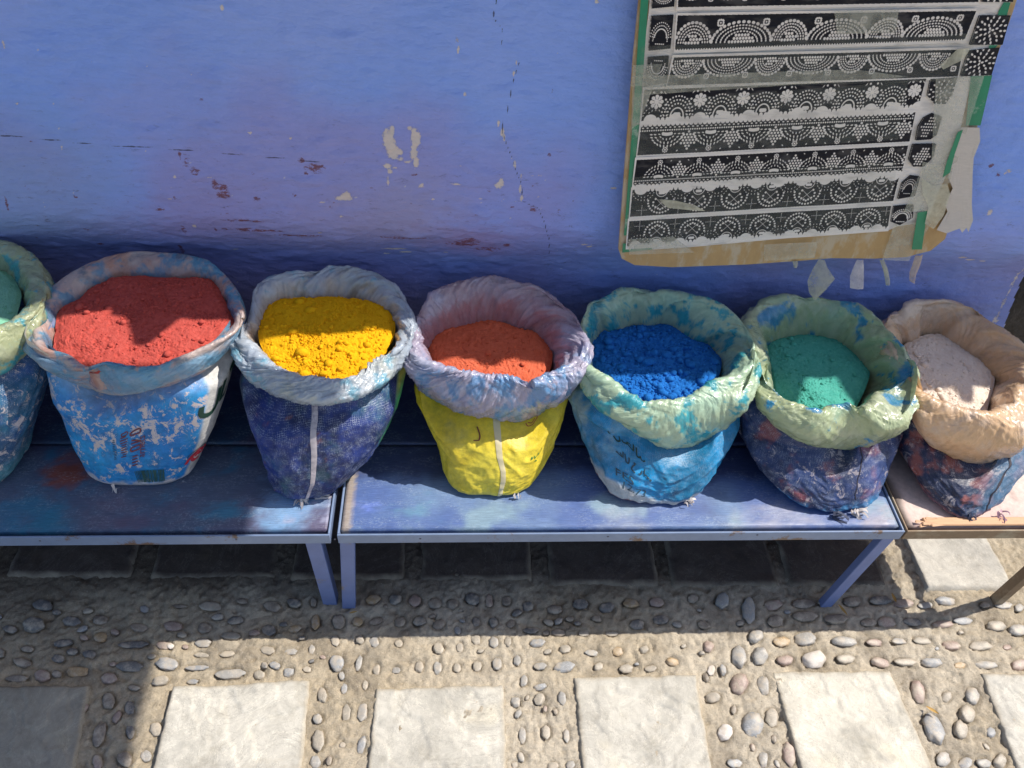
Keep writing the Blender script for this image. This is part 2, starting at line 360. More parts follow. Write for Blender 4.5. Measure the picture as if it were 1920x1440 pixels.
for lst, ox in ((PEB_L, 0), (PEB_R, 960)):
    for (x, y, w, h, ang, tone) in lst:
        cx, cy = ox+x/2, 960+y/2; a = math.radians(ang); w *= .25*.92; h *= .25*.92
        c = onz(cx, cy, 0)
        e1 = onz(cx+w*math.cos(a), cy+w*math.sin(a), 0)-c; e2 = onz(cx-h*math.sin(a), cy+h*math.cos(a), 0)-c
        # principal axes of the footprint
        J = np.array([e1[:2], e2[:2]]).T; Uu, sv, _ = np.linalg.svd(J)
        o = bpy.data.objects.new('pebble', peb_mesh(rp.randrange(7), tone)); link(o, GROUND)
        o.location = (c[0], c[1], -.0055+rp.uniform(-.0025, .001)); o.rotation_euler = (rp.uniform(-.12, .12), rp.uniform(-.12, .12), math.atan2(Uu[1, 0], Uu[0, 0]))
        PLIST.append((c[0], c[1], sv[0], sv[1], math.atan2(Uu[1, 0], Uu[0, 0])))
        hz = min(sv)*rp.uniform(.5, .7); o.scale = (sv[0], sv[1], min(hz, .012))

for k in range(5000):
    if len(PLIST) > 285: break
    x, y = rp.uniform(-1.05, 1.40), rp.uniform(.42, .80)
    dd = min((math.hypot(x-p[0], y-p[1])-p[2]) for p in PLIST)
    gx = [(-1.10, -.745), (-.60, -.28), (-.165, .125), (.245, .53), (.68, .97), (1.10, 1.5)]
    if dd < .010 or (y < .65 and any(a < x < b_ for a, b_ in gx)): continue
    r1 = rp.uniform(.004, .009); o = bpy.data.objects.new('pebble', peb_mesh(rp.randrange(7), rp.choice((0, 1, 2, 3, 4, 6)))); link(o, GROUND)
    an = rp.uniform(-.5, .5) if y > .65 else rp.uniform(1.1, 1.9); o.location = (x, y, -.004); o.rotation_euler = (0, 0, an); o.scale = (r1*1.3, r1*.85, r1*.7)
    PLIST.append((x, y, r1*1.3, r1*.85, an))
# the mortar sinks round each pebble and recess shadow is painted into its colour there
me = GROUND.data; gv = np.empty(len(me.vertices)*3); me.vertices.foreach_get('co', gv); gv = gv.reshape(-1, 3)
ca = me.color_attributes['Col']; gc = np.empty(len(me.vertices)*4); ca.data.foreach_get('color', gc); gc = gc.reshape(-1, 4)
gn = fbm(gv*[1, 1, 0], 60, 2, 71)
for (px_, py_, ra, rb_, an) in PLIST:
    m_ = np.nonzero((np.abs(gv[:, 0]-px_) < ra*2.2) & (np.abs(gv[:, 1]-py_) < ra*2.2))[0]
    dx, dy = gv[m_, 0]-px_, gv[m_, 1]-py_; u_ = (dx*math.cos(an)+dy*math.sin(an))/ra; v_ = (-dx*math.sin(an)+dy*math.cos(an))/rb_
    d_ = np.hypot(u_, v_)+gn[m_]*.25; k_ = np.exp(-((d_-1.0)/.24)**2)
    gv[m_, 2] -= .0048*k_; gv[m_, 2] = np.where(d_ < .85, gv[m_, 2]-.006, gv[m_, 2])
    gc[m_, :3] *= (1-.20*k_)[:, None]
me.vertices.foreach_set('co', gv.ravel()); ca.data.foreach_set('color', gc.ravel()); me.update()

# ================================================================== STRUCTURE: blue wall
def wall_y(z):
    return np.where(z > .75, 1.272+.2*(z-.62), 1.272+.2*(z-.62)+.080*sst(.69-z, 0, .17))
def px_wall(x, y):
    Y = 1.3
    for _ in range(25):
        p = ony(x, y, Y); Y = float(wall_y(p[2]))
    return p
def field_add(F_, X, Z, x, z, rx, rz, amp=1., rot=0.):
    c, s = math.cos(rot), math.sin(rot)
    dx = (X-x)*c+(Z-z)*s; dz = -(X-x)*s+(Z-z)*c
    m_ = (np.abs(dx) < rx*3) & (np.abs(dz) < rz*3)
    d = np.sqrt((dx[m_]/rx)**2+(dz[m_]/rz)**2)
    F_[m_] = np.maximum(F_[m_], amp*np.clip(1.5-d, 0, 1.5)/1.5)
def build_wall():
    root = thing('painted_wall', 'blue painted plaster wall, scuffed and chipped, behind the row of sacks', 'wall', (0, 1.4, 0))
    xs = np.concatenate([[-6, -3.5, -2.2, -1.6], np.arange(-1.32, 1.92, .004), [2.1, 2.6, 3.5, 6]])
    zs = np.concatenate([[0., .1, .2], np.arange(.26, 1.26, .004), [1.3, 1.4, 1.5, 1.6]])
    X, Z = np.meshgrid(xs, zs, indexing='ij'); Y = wall_y(Z)
    P = np.stack([X, Y*0, Z], -1); PS = P*[1, 1, 2.2]
    Y = Y-fbm(P, 2.5, 2, 1)*.008-fbm(PS, 9, 3, 2)*.0032-fbm(PS, 30, 3, 3)*.0022-np.maximum(0, fbm(PS, 14, 2, 6)-.15)*.010
    chip = np.zeros(X.shape); red = np.zeros(X.shape); speck = np.zeros(X.shape); crack = np.zeros(X.shape)
    def A(F_, x, y, rx, ry, amp=1., rot=0.):        # rx, ry in photograph pixels; about 1/1180 m each on the wall
        p = px_wall(x, y); field_add(F_, X, Z, p[0], p[2], rx/1130., ry/1020., amp, rot)
    for q in ((729,262,13,22),(738,283,15,14),(735,244,5,10),(750,284,7,6),(779,258,11,16),(776,285,8,14),(780,302,7,12),(768,240,7,4),(727,310,8,5),(731,320,6,5),(727,338,3,9),
              (752,296,7,3),(765,302,8,2),(645,369,20,6),(650,364,9,7),(936,345,9,7),(940,338,5,7),(978,330,3,6),(975,352,3,9),(978,370,4,8),(942,247,4,9),(946,258,3,6),(965,308,3,9),(857,75,2.5,8),(860,94,2.5,7),
              (872,176,3.5,4.5),(970,118,2,7),(964,139,2,5),(934,232,2,8),(417,15,4,5),(1805,484,10,4),(1820,488,14,3),(1843,490,10,3),(1855,396,5,8),(1893,320,6,3),(1884,325,3,3),(1120,2,6,3),
              (365,423,5,5),(328,331,4,3),(469,249,5,2),(545,259,4,2.5),(640,404,4,3),(1010,368,2.5,3),(942,374,2.5,4),(995,368,2.5,3),(882,320,6,1.5),(740,466,30,2),(760,472,16,3),(725,476,10,2.5),(600,435,5,2),(1095,458,9,3),(1105,462,8,4),
              (1150,353,10,2),(1010,328,26,1.3),(900,372,6,2),(790,345,5,3),(812,372,4,2),(6,84,2.5,8),(116,276,2,3),(30,195,4,1.5),(65,142,9,1.5),(1895,590,4,12),(1903,570,3,12),(1912,545,3,10),(1886,606,4,8),(1868,600,5,4)):
        A(chip, *q)
    rw = random.Random(9)
    for i in range(330):
        x = rw.uniform(-10, 1930); y = rw.choice([rw.uniform(0, 540), rw.uniform(330, 540)])
        if 1165 < x < 1840 and y < 500: continue
        r = rw.uniform(.7, 1.9) if rw.random() < .93 else rw.uniform(2, 3); A(speck, x, y, r*rw.uniform(1, 2.6), r, rw.uniform(.8, 1.), rw.uniform(-.5, .5))
    for q in ((337,290,3,9),(348,308,7,4),(365,320,10,7),(405,345,9,10),(420,352,10,8),(420,365,14,8),(440,395,16,4,-.5),(445,388,10,3,-.7),(415,400,4,14,.3),(480,372,10,4),(590,315,22,10),(565,300,8,5),(575,322,5,5),
              (865,455,40,9),(880,450,24,12),(915,465,30,9),(950,458,9,6),(1000,395,10,5,-.7),(1048,395,4,4),(300,392,9,3),(190,458,9,3),(345,430,5,14),(405,430,3,6),(340,468,5,16),(1030,290,4,4),(13,380,3,12),(470,430,70,5),(560,440,60,4),
              (1075,375,3,3),(330,368,5,4),(378,185,6,2),(455,412,50,3),(1035,171,2,3),(1858,310,5,5),(1870,328,6,4),(1000,390,7,7),(890,400,5,3),(760,445,60,4),(350,300,6,14,.6)):
        A(red, *q)
    def poly(F_, pts, w):
        pts = [px_wall(*p) for p in pts]
        for a, b_ in zip(pts[:-1], pts[1:]):
            ax, az, bx, bz = a[0], a[2], b_[0], b_[2]
            m_ = (X > min(ax, bx)-.02) & (X < max(ax, bx)+.02) & (Z > min(az, bz)-.02) & (Z < max(az, bz)+.02)
            px, pz = X[m_], Z[m_]; L = (bx-ax)**2+(bz-az)**2
            t = np.clip(((px-ax)*(bx-ax)+(pz-az)*(bz-az))/L, 0, 1)
            d = np.hypot(px-ax-t*(bx-ax), pz-az-t*(bz-az)); F_[m_] = np.maximum(F_[m_], np.clip(1-d/w, 0, 1))
    poly(crack, [(931,0),(925,28),(930,42),(942,55),(944,68),(940,82),(938,100)], .0036)
    poly(crack, [(975,115),(966,140),(960,160),(955,190),(950,215)], .0034)
    poly(crack, [(942,225),(942,250),(952,275),(962,300),(966,315),(978,345),(980,375),(1010,390),(1022,420),(1030,450),(1030,480)], .0036)
    for i in range(70):
        x = rw.uniform(0, 1150); y = rw.gauss(395, 55)
        if y > 480 or y < 230: continue
        A(red, x, y, rw.uniform(2, 9), rw.uniform(1.2, 3), rw.uniform(.4, .8), rw.uniform(-.9, .3))
    for i in range(26):
        x = rw.uniform(0, 1150); y = rw.uniform(300, 480); A(chip, x, y, rw.uniform(5, 22), rw.uniform(.7, 1.2), rw.uniform(.5, .8), rw.uniform(-.15, .05))
    poly(crack, [(0,254),(80,260),(180,270),(340,281)], .0042)
    poly(crack, [(340,281),(430,288),(600,302)], .0038)
    M, N, B = newmat('blue_limewash'); b = NB(N)
    a1 = b.sep(b.attr('Marks').outputs['Color']); ck = a1[2]; base = b.attr().outputs['Color']
    g = b.n('ShaderNodeNewGeometry').outputs['Position']
    fine = b.noise(120, 6, .7, vec=g); mid = b.noise(38, 6, .65, vec=g)
    streak = b.noise(20, 7, .7, vec=g, stretch=(1, 1, 4.5))
    col = b.mix(1, base, b.ramp(streak, [(.3, .93), (.5, 1.), (.72, 1.05)]), 'MULTIPLY')
    # dark scuffs, dust specks
    sc = b.noise(34, 10, .82, vec=g, stretch=(1, 1, 4), dist=.4)
    col = b.mix(b.math('MULTIPLY', b.ramp(sc, [(.575, 0.), (.66, .7)]), a1[1]), col, (.075, .060, .11))
    rd = b.math('ADD', a1[0], b.math('MULTIPLY', b.math('SUBTRACT', b.noise(75, 9, .8, vec=g, stretch=(1, 1, 2)), .5), 1.9))
    redA = b.sep(b.attr('Marks2').outputs['Color'])
    rr = b.math('MULTIPLY', redA[1], b.ramp(b.noise(85, 8, .8, vec=g, stretch=(1, 1, 2)), [(.42, 0.), (.62, 1.5)]))
    col = b.mix(b.ramp(rr, [(.20, 0.), (.40, .85)]), col, (.17, .045, .035))
    ch = b.math('ADD', redA[0], b.math('MULTIPLY', b.math('SUBTRACT', b.noise(110, 9, .85, vec=g)  , .5), 2.0))
    chm = b.ramp(ch, [(.36, 0.), (.40, 1.)])
    col = b.mix(chm, col, b.mix(fine, (.62, .55, .52), (.82, .74, .70)))
    sp = b.ramp(redA[2], [(.45, 0.), (.6, .8)]); col = b.mix(sp, col, (.60, .60, .68))
    cw = b.math('ADD', ck, b.math('MULTIPLY', b.math('SUBTRACT', b.noise(90, 6, .75, vec=g), .5), .9))
    cm = b.ramp(cw, [(.66, 0.), (.76, .8)]); col = b.mix(cm, col, (.035, .04, .09))
    b.l(col, B.inputs['Base Color']); B.inputs['Roughness'].default_value = .55; B.inputs['Specular IOR Level'].default_value = .35
    n1 = b.bump(b.noise(26, 7, .62, vec=g, stretch=(1, 1, 2.0)), .75, .010); n1 = b.bump(fine, .28, .0015, n1)
    n1 = b.bump(b.math('SUBTRACT', 0, b.math('ADD', chm, cm)), .6, .0014, n1); b.l(n1, B.inputs['Normal'])
    # paint colour: fresh blue above, purple and teal dust lower down, painted shade at the foot
    c = np.zeros(X.shape+(3,))+np.array([.26, .42, .97])
    c = mixc(c, (.30, .44, .96), sst(fbm(P, 2.2, 4, 40), -.1, .4))
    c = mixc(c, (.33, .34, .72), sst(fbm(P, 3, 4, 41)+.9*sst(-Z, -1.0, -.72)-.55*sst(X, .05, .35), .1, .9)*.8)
    pt = px_wall(60, 380); c = mixc(c, (.20, .38, .66), sst(-np.hypot((X-pt[0])/1.2, Z-pt[2])+.05*fbm(P, 8, 3, 4), -.26, -.03)*.4)
    for (px_, py_, r_, cc, am) in ((400, 400, .17, (.34, .30, .58), .42), (760, 400, .16, (.36, .35, .55), .55), (880, 440, .12, (.32, .26, .50), .5), (300, 200, .16, (.34, .38, .80), .4), (620, 380, .12, (.34, .33, .66), .3)):
        pt = px_wall(px_, py_); c = mixc(c, cc, sst(-np.hypot((X-pt[0])*.8, (Z-pt[2])*1.3)+.13*fbm(P*[1, 1, 2.2], 9, 6, 5, .7), -r_, -.01)*am)
    c = mixc(c, (.14, .12, .26), sst(-Z+.03*fbm(P*[1, 1, 2], 6, 4, 7), -.66, -.54)*.35)  # shade behind the sacks painted into the lower wall colour
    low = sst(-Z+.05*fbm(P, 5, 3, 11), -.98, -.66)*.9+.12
    marks = np.stack([X*0, low, crack], -1); m2 = np.stack([chip, red, speck], -1)
    m2[..., 0] = np.maximum(m2[..., 0], sst(np.abs(X-1.30+.0*Z)*-1+.008*fbm(P, 30, 3, 3), -.006, -.001)*(Z < .60)*.42)
    # opening low down beyond the last sack
    V = np.stack([X, Y, Z], -1); Fg = gridf(len(xs), len(zs)); vf = V.reshape(-1, 3)
    cx = vf[Fg].mean(1); keep = ~((cx[:, 0] > 1.325-.12*(cx[:, 2]-.45)) & (cx[:, 2] < .70) & (cx[:, 0] < 3.0))
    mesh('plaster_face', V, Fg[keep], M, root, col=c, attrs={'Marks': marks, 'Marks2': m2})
    dk = mat_plain('dark_rubble', (.05, .045, .04), .9, .5, 20, (40, .8, .01))
    box('wall_core', -6, 6, 1.60, 1.75, 0, 1.6, dk, root, .004)
    box('wall_top', -6, 6, 1.462, 1.60, 1.55, 1.62, mat_plain('lime_cap', (.4, .4, .5), .9), root, .004)
    st = mat_plain('jamb_stone', (.18, .16, .15), .9, .4, 25, (60, .8, .006))
    box('niche_side', 1.24, 1.30, 1.36, 1.60, 0, .70, st, root, .006)
    box('niche_top', 1.30, 3.0, 1.33, 1.60, .70, .74, st, root, .006)
    return root, M
WALL, WALLM = build_wall()
# clay roof tiles along the top of the wall; their edge shades the wall and the back half of the sacks
clay = mat_plain('fired_clay', (.42, .20, .11), .85, .3, 12)
def eave():
    th = np.linspace(0, math.pi, 13); n = 13
    x = -1.3; i = 0; r_ = random.Random(4)
    while x < 3.6:
        if not (1.63 < x < 1.74):
            y0 = 1.333+r_.uniform(-.022, .012); V = []
            for yy, zz in ((y0, 1.50), (1.62, 1.60)):
                for rr in (.058, .046):
                    for t in th: V.append((x+.06*1.0+rr*math.cos(t)*1.05, yy, zz+rr*math.sin(t)))
            Fq = []
            for k in range(n-1):
                Fq += [[k, k+1, 2*n+k+1, 2*n+k], [n+k+1, n+k, 3*n+k, 3*n+k+1], [k+1, k, n+k, n+k+1], [2*n+k, 2*n+k+1, 3*n+k+1, 3*n+k]]
            Fq += [[0, 2*n, 3*n, n], [n-1, 2*n-1, 4*n-1, 3*n-1]]
            mesh('roof_tile', V, Fq, clay, WALL)
        x += .122; i += 1
    box('eave_board', -1.3, 1.62, 1.352, 1.5, 1.478, 1.499, mat_plain('old_wood', (.2, .14, .09), .85), WALL, .002)
    box('eave_board', 1.78, 3.6, 1.352, 1.5, 1.478, 1.499, mat_plain('old_wood', (.2, .14, .09), .85), WALL, .002)
    for xa, xb, xt, yt in ((.01, .165, .083, 1.232), (1.40, 1.525, 1.45, 1.235), (1.575, 1.70, 1.63, 1.225), (1.835, 1.91, 1.865, 1.268), (.72, .86, .80, 1.30), (1.16, 1.30, 1.24, 1.285)):  # unseen board tips added to shape peaks in the shadow edge
        V = [(xa, 1.36, 1.46), (xb, 1.36, 1.46), (xt+.008, yt, 1.46), (xt-.008, yt+.004, 1.46)]; V += [(x, y, 1.478) for x, y, z in V]
        mesh('shadow_board', V, [[3, 2, 1, 0], [4, 5, 6, 7], [0, 1, 5, 4], [1, 2, 6, 5], [2, 3, 7, 6], [3, 0, 4, 7]], bpy.data.materials['old_wood'], WALL, smooth=False)
eave()
# rubble in the opening
V = ICO_V*(1+.35*fbm(ICO_V, 1.3, 3, 5)[:, None])
mesh('rock', V*[.16, .10, .14]+[1.50, 1.44, .36], ICO_F, mat_plain('dark_rock', (.10, .085, .07), .9, .4, 30, (50, 1., .01)), None)
tag(bpy.data.objects['rock'], 'dark rough rock in the opening at the right end of the wall', 'rock')
V = ICO_V*(1+.35*fbm(ICO_V+4, 1.3, 3, 6)[:, None])
o = mesh('rock', V*[.20, .14, .18]+[1.62, 1.42, .10], ICO_F, bpy.data.materials['dark_rock'], None)
tag(o, 'larger dark rock on the ground beneath the opening at the far right', 'rock')
# unseen cloth awning, added and enlarged to shade the ground and the left bench
aw = thing('awning', 'unseen canvas awning stretched over the alley above the left bench', 'awning', (.2, .5, 2.2))
n = 24; u = np.linspace(0, 1, n); U, Vv = np.meshgrid(u, u, indexing='ij')
AV = np.stack([-.90+(1.0+.90)*U+0*Vv, .10+(1.335-.10)*Vv, 2.2-.03*np.sin(math.pi*U)*np.sin(math.pi*Vv)], -1)
mesh('cloth', AV, gridf(n, n), mat_plain('canvas', (.5, .45, .38), .9), aw)
for yy in (.10, 1.335): box('pole', -.91, 1.003, yy-.008, yy+.008, 2.19, 2.206, mat_plain('pole_wood', (.3, .2, .12)), aw)

# ================================================================== BENCHES
def plank(name, x0, x1, y0, y1, z1, mat, parent, colf, th=.016, seed=0, res=.006):
    nx = max(8, int((x1-x0)/res)); ny = max(6, int((y1-y0)/res))
    xs = np.linspace(x0, x1, nx); ys = np.linspace(y0, y1, ny); X, Y = np.meshgrid(xs, ys, indexing='ij')
    P = np.dstack([X, Y, X*0+seed])
    e = np.minimum(np.minimum(X-x0, x1-X), np.minimum(Y-y0, y1-Y))
    Z = z1+fbm(P, 3, 2, seed)*.0012-.0015*(1-sst(e, 0, .004))
    c = colf(X, Y, P)
    # skirt
    top = np.dstack([X, Y, Z]); N_ = nx*ny
    ring = [(i, 0) for i in range(nx)]+[(nx-1, j) for j in range(1, ny)]+[(i, ny-1) for i in range(nx-2, -1, -1)]+[(0, j) for j in range(ny-2, 0, -1)]
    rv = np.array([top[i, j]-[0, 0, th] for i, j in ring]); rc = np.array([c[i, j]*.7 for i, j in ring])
    V = np.vstack([top.reshape(-1, 3), rv]); C = np.vstack([c.reshape(-1, 3), rc])
    F1 = gridf(nx, ny); k = len(ring)
    F2 = np.array([[ring[a][0]*ny+ring[a][1], N_+a, N_+(a+1) % k, ring[(a+1) % k][0]*ny+ring[(a+1) % k][1]] for a in range(k)])
    o = mesh(name, V, np.vstack([F1, F2]), mat, parent, col=C)
    return o
def mat_paintwood():
    M, N, B = newmat('worn_blue_paint'); b = NB(N); c = b.attr().outputs['Color']
    g = b.n('ShaderNodeNewGeometry').outputs['Position']
    gr = b.noise(60, 8, .75, vec=g, stretch=(.6, 9, 1)); spk = b.noise(150, 9, .85, vec=g, stretch=(1, 1.8, 1))
    col = b.mix(1, c, b.ramp(gr, [(.3, .62), (.7, 1.25)]), 'MULTIPLY')
    col = b.mix(b.math('MULTIPLY', b.ramp(spk, [(.50, 0.), (.62, .9)]), b.ramp(b.noise(16, 7, .75, vec=g, stretch=(1, 2, 1)), [(.46, 0.), (.60, 1.)])), col, b.mix(.45, c, (.50, .60, .66)))
    col = b.mix(b.ramp(b.noise(150, 8, .8, vec=g, stretch=(1, 3, 1)), [(.60, 0.), (.66, .7)]), col, (.05, .05, .07))
    b.l(col, B.inputs['Base Color']); b.l(b.ramp(b.noise(30, 4, vec=g), [(.3, .33), (.7, .6)]), B.inputs['Roughness'])
    n1 = b.bump(gr, .25, .001); n1 = b.bump(spk, .2, .0008, n1); b.l(n1, B.inputs['Normal'])
    return M
PW = mat_paintwood()
STEEL = mat_plain('blue_grey_steel', (.20, .27, .42), .42, .25, 30, (90, .2, .001), 0, (.17, .11, .08), (.585, .63), spec=.6)
STEEL2 = mat_plain('scuffed_blue_leg', (.14, .20, .43), .42, .25, 22, (120, .25, .001), 0, (.23, .20, .17), (.60, .66), spec=.6)
RUSTY = mat_plain('rusty_steel', (.24, .17, .11), .6, .35, 30, (120, .3, .001), .2, (.35, .30, .22), (.5, .62))
def col1(X, Y, P):
    c = mixc((.085, .12, .20), (.13, .11, .19), sst(fbm(P, 4, 4, 50), -.2, .3))
    c = mixc(c, (.04, .17, .30), sst(fbm(P, 6, 7, 51, .68), .0, .25)*.85)
    c = mixc(c, (.03, .04, .09), sst(Y, .97, 1.04)*.7)  # shade at the rear painted into the plank colour
    for (x, y, r, cc, a) in ((125, 885, .07, (.26, .07, .05), 1.), (200, 960, .10, (.18, .12, .18), .6), (300, 960, .08, (.13, .10, .17), .7), (540, 960, .11, (.22, .38, .62), 1.), (90, 980, .08, (.03, .20, .32), .8), (430, 965, .06, (.05, .22, .36), .9), (600, 975, .04, (.34, .34, .48), 1.)):
        p = onz(x, y, ZB); c = mixc(c, cc, sst(-np.hypot(X-p[0], (Y-p[1])*1.4)+.16*fbm(P*[1, 2.2, 1], 11, 7, 6, .72), -r, .01)*a)
    return c
def col2(X, Y, P):
    c = mixc((.085, .145, .36), (.15, .24, .42), sst(fbm(P, 5, 4, 55), -.2, .3))
    c = mixc(c, (.035, .045, .13), sst(fbm(P, 4, 6, 56, .65)+1.1*sst(Y, .90, 1.0), .1, .6)*.85)  # mottled dark paint, deepened towards the rear as painted shade
    c = mixc(c, (.24, .36, .44), sst(fbm(P, 9, 5, 57)-.5*sst(Y, .86, .95), .0, .3)*.8)
    for (x, y, r, cc, a) in ((760, 960, .06, (.14, .30, .42), .8), (690, 950, .05, (.17, .26, .72), .8), (660, 950, .03, (.40, .38, .46), .9), (1180, 980, .10, (.34, .38, .44), .6), (1450, 985, .12, (.38, .38, .46), .7), (1660, 975, .08, (.40, .34, .38), .7)):
        p = onz(x, y, ZB); c = mixc(c, cc, sst(-np.hypot(X-p[0], (Y-p[1])*1.4)+.16*fbm(P*[1, 2.2, 1], 11, 7, 6, .72), -r, .01)*a)
    c = mixc(c, (.45, .36, .26), sst(-(X+.203)+.006*fbm(P*[1, 6, 1], 30, 3, 2), -.012, -.002)*.8)
    return c
def col3(X, Y, P):
    c = mixc((.62, .46, .42), (.70, .56, .50), sst(fbm(P, 5, 4, 60), -.2, .3))
    c = mixc(c, (.40, .28, .24), sst(fbm(P, 12, 5, 61), .15, .4)*.6)
    c = mixc(c, (.10, .075, .06), sst(-(X-.925)+.012*fbm(P, 30, 4, 2), -.025, -.006)*.9)
    return c
PW3 = mat_vc('pinkish_plywood', .7, ((150, .3, .001),), .2, 90, stretch=(.5, 6, 1))
def leg(x0, y0, x1, y1, z1, w, d, mat, root, name='leg', lab=None):
    """square bar from foot (x0,y0,0) to head (x1,y1,z1)"""
    V = []
    for (x, y, z) in ((x0, y0, -.004), (x1, y1, z1)):
        for sx, sy in ((-1, -1), (1, -1), (1, 1), (-1, 1)): V.append((x+sx*w/2, y+sy*d/2, z))
    Fq = [[0, 3, 2, 1], [4, 5, 6, 7]]+[[k, (k+1) % 4, 4+(k+1) % 4, 4+k] for k in range(4)]
    o = mesh(name, V, Fq, mat, root, smooth=False, label=lab)
    bv = o.modifiers.new('bevel', 'BEVEL'); bv.width = .002; bv.segments = 2
    return o
YF = .797
def bench(x0, x1, label, colf, mat, rail, legm, legs, seed, plank_x1=None):
    r = thing('bench', label, 'bench', ((x0+x1)/2, 1.03, 0))
    px1 = plank_x1 or x1-.006
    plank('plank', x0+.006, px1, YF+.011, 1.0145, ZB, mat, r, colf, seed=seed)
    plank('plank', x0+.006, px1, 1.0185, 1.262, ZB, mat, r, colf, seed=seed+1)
    box('front_rail', x0, x1, YF-.004, YF, ZB-.026, ZB+.0035, rail, r, .001)
    box('front_rail_shelf', x0+.004, x1-.004, YF+.0005, YF+.03, ZB-.026, ZB-.022, rail, r, .001)
    box('back_rail', x0, x1, 1.266, 1.270, ZB-.026, ZB+.002, rail, r, .001)
    for xx in (x0, x1-.004): box('side_rail', xx, xx+.004, YF+.0005, 1.2655, ZB-.026, ZB+.003, rail, r, .001)
    for L in legs: leg(*L[:4], ZB-.024, L[4], L[5], legm, r)
    return r
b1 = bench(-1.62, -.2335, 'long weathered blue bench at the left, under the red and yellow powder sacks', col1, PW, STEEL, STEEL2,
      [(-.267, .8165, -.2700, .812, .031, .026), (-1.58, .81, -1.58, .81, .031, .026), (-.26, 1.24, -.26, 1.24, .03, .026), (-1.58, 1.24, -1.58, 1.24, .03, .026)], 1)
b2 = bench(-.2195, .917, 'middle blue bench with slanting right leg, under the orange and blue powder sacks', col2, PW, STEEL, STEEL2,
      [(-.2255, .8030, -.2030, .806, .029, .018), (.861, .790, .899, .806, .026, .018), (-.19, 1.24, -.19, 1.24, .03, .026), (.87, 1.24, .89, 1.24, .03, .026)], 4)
b3 = bench(.9215, 1.318, 'short pinkish plywood bench with rusty frame at the right end', col3, PW3, RUSTY, RUSTY,
      [(1.279, .792, 1.305, .806, .022, .022), (1.29, 1.24, 1.30, 1.24, .022, .022)], 7, plank_x1=1.262)
# wooden batten along the front of the short bench, with its broken end
V, Fq = boxv(.965, 1.262, .806, .826, ZB+.0008, ZB+.006, .002)
mesh('batten', V, Fq, mat_plain('raw_pine', (.62, .36, .20), .6, .25, 30, (80, .3, .001), stretch=(1, 12, 12)), b3, smooth=False)
rs = random.Random(3)
for i in range(6):
    x = .945+i*.006; L = rs.uniform(.018, .035); y = .812+rs.uniform(-.008, .012); z = ZB+.003+rs.uniform(0, .004)
    mesh('splinter', [(x, y, z), (x+.003, y+.004, z+.003), (x+L, y+rs.uniform(-.008, .004), z+.002), (x+.002, y-.003, z+.001)], [[0, 1, 2], [0, 2, 3], [1, 3, 2], [0, 3, 1]], bpy.data.materials['raw_pine'], b3, smooth=False)
# rivets on the rails
riv = mat_plain('rivet_metal', (.10, .10, .13), .5)
def rivet(px, py, root):
    p = ony(px, py, YF-.004); V = ICO_V*[.0022, .0012, .0022]+p
    mesh('rivet', V, ICO_F, riv, root)
for q in ((75, 1014), (443, 1011)): rivet(*q, b1)
for q in ((628, 1011), (788, 1010), (1140, 1006), (1420, 1003)): rivet(*q, b2)

# ================================================================== SACKS OF POWDER
def sack_mats():
    liner = mat_vc('liner_plastic', .27, ((55, .6, .005), (150, .6, .0026)), .12, 45, transl=.22, spec=.6, roughvar=.08)
    M, N, B = newmat('woven_polypropylene'); b = NB(N); c = b.attr().outputs['Color']
    tc = b.n('ShaderNodeTexCoord').outputs['UV']
    w1 = b.n('ShaderNodeTexWave', wave_type='BANDS', bands_direction='X'); w1.inputs['Scale'].default_value = 95; w1.inputs['Distortion'].default_value = .6; b.l(tc, w1.inputs[0])
    w2 = b.n('ShaderNodeTexWave', wave_type='BANDS', bands_direction='Y'); w2.inputs['Scale'].default_value = 28; w2.inputs['Distortion'].default_value = .6; b.l(tc, w2.inputs[0])
    wv = b.math('MULTIPLY', w1.outputs['Fac'], w2.outputs['Fac'])
    ab = b.attr('Wear'); ws = b.sep(ab.outputs['Color'])
    # paint rubbed off along the tapes: pale threads show through
    nz = b.noise(55, 8, .75); nf = b.noise(330, 4, .7)
    thr = b.math('MULTIPLY', b.ramp(b.math('ADD', b.math('MULTIPLY', b.math('MAXIMUM', w1.outputs['Fac'], w2.outputs['Fac']), .35), b.math('MULTIPLY', nz, .75)), [(.66, 0.), (.76, 1.)]), ws[0])
    thr = b.math('MULTIPLY', thr, b.ramp(nf, [(.42, .15), (.58, 1.)]))
    col = b.mix(1, c, b.ramp(b.noise(70, 7, .7), [(.28, .72), (.72, 1.25)]), 'MULTIPLY')
    col = b.mix(thr, col, (.42, .47, .56))
    fl = b.math('MULTIPLY', b.ramp(b.math('ADD', b.noise(46, 9, .78, dist=.6), b.math('MULTIPLY', ws[1], .07)), [(.575, 0.), (.595, 1.)]), b.math('MINIMUM', b.math('MULTIPLY', ws[1], 4), 1.))
    col = b.mix(fl, col, (.62, .54, .53))
    b.l(col, B.inputs['Base Color']); B.inputs['Roughness'].default_value = .45
    n1 = b.bump(wv, .18, .0006); n1 = b.bump(b.noise(60, 6, .6, stretch=(1, 1, 1.8)), .5, .004, n1); b.l(n1, B.inputs['Normal'])
    return liner, M
LINER, WOVEN = sack_mats()
_N = LINER.node_tree; _b = NB(_N); _P = _N.nodes['Principled BSDF']
_f = _b.attr('Fold').outputs['Vector']
_n1 = _b.bump(_b.math('ABSOLUTE', _b.math('SUBTRACT', _b.noise(26, 5, .6, vec=_f), .5)), .7, .0075)
_n1 = _b.bump(_b.math('ABSOLUTE', _b.math('SUBTRACT', _b.noise(70, 4, .6, vec=_f), .5)), .4, .0020, _n1)
_b.l(_n1, _P.inputs['Normal'])
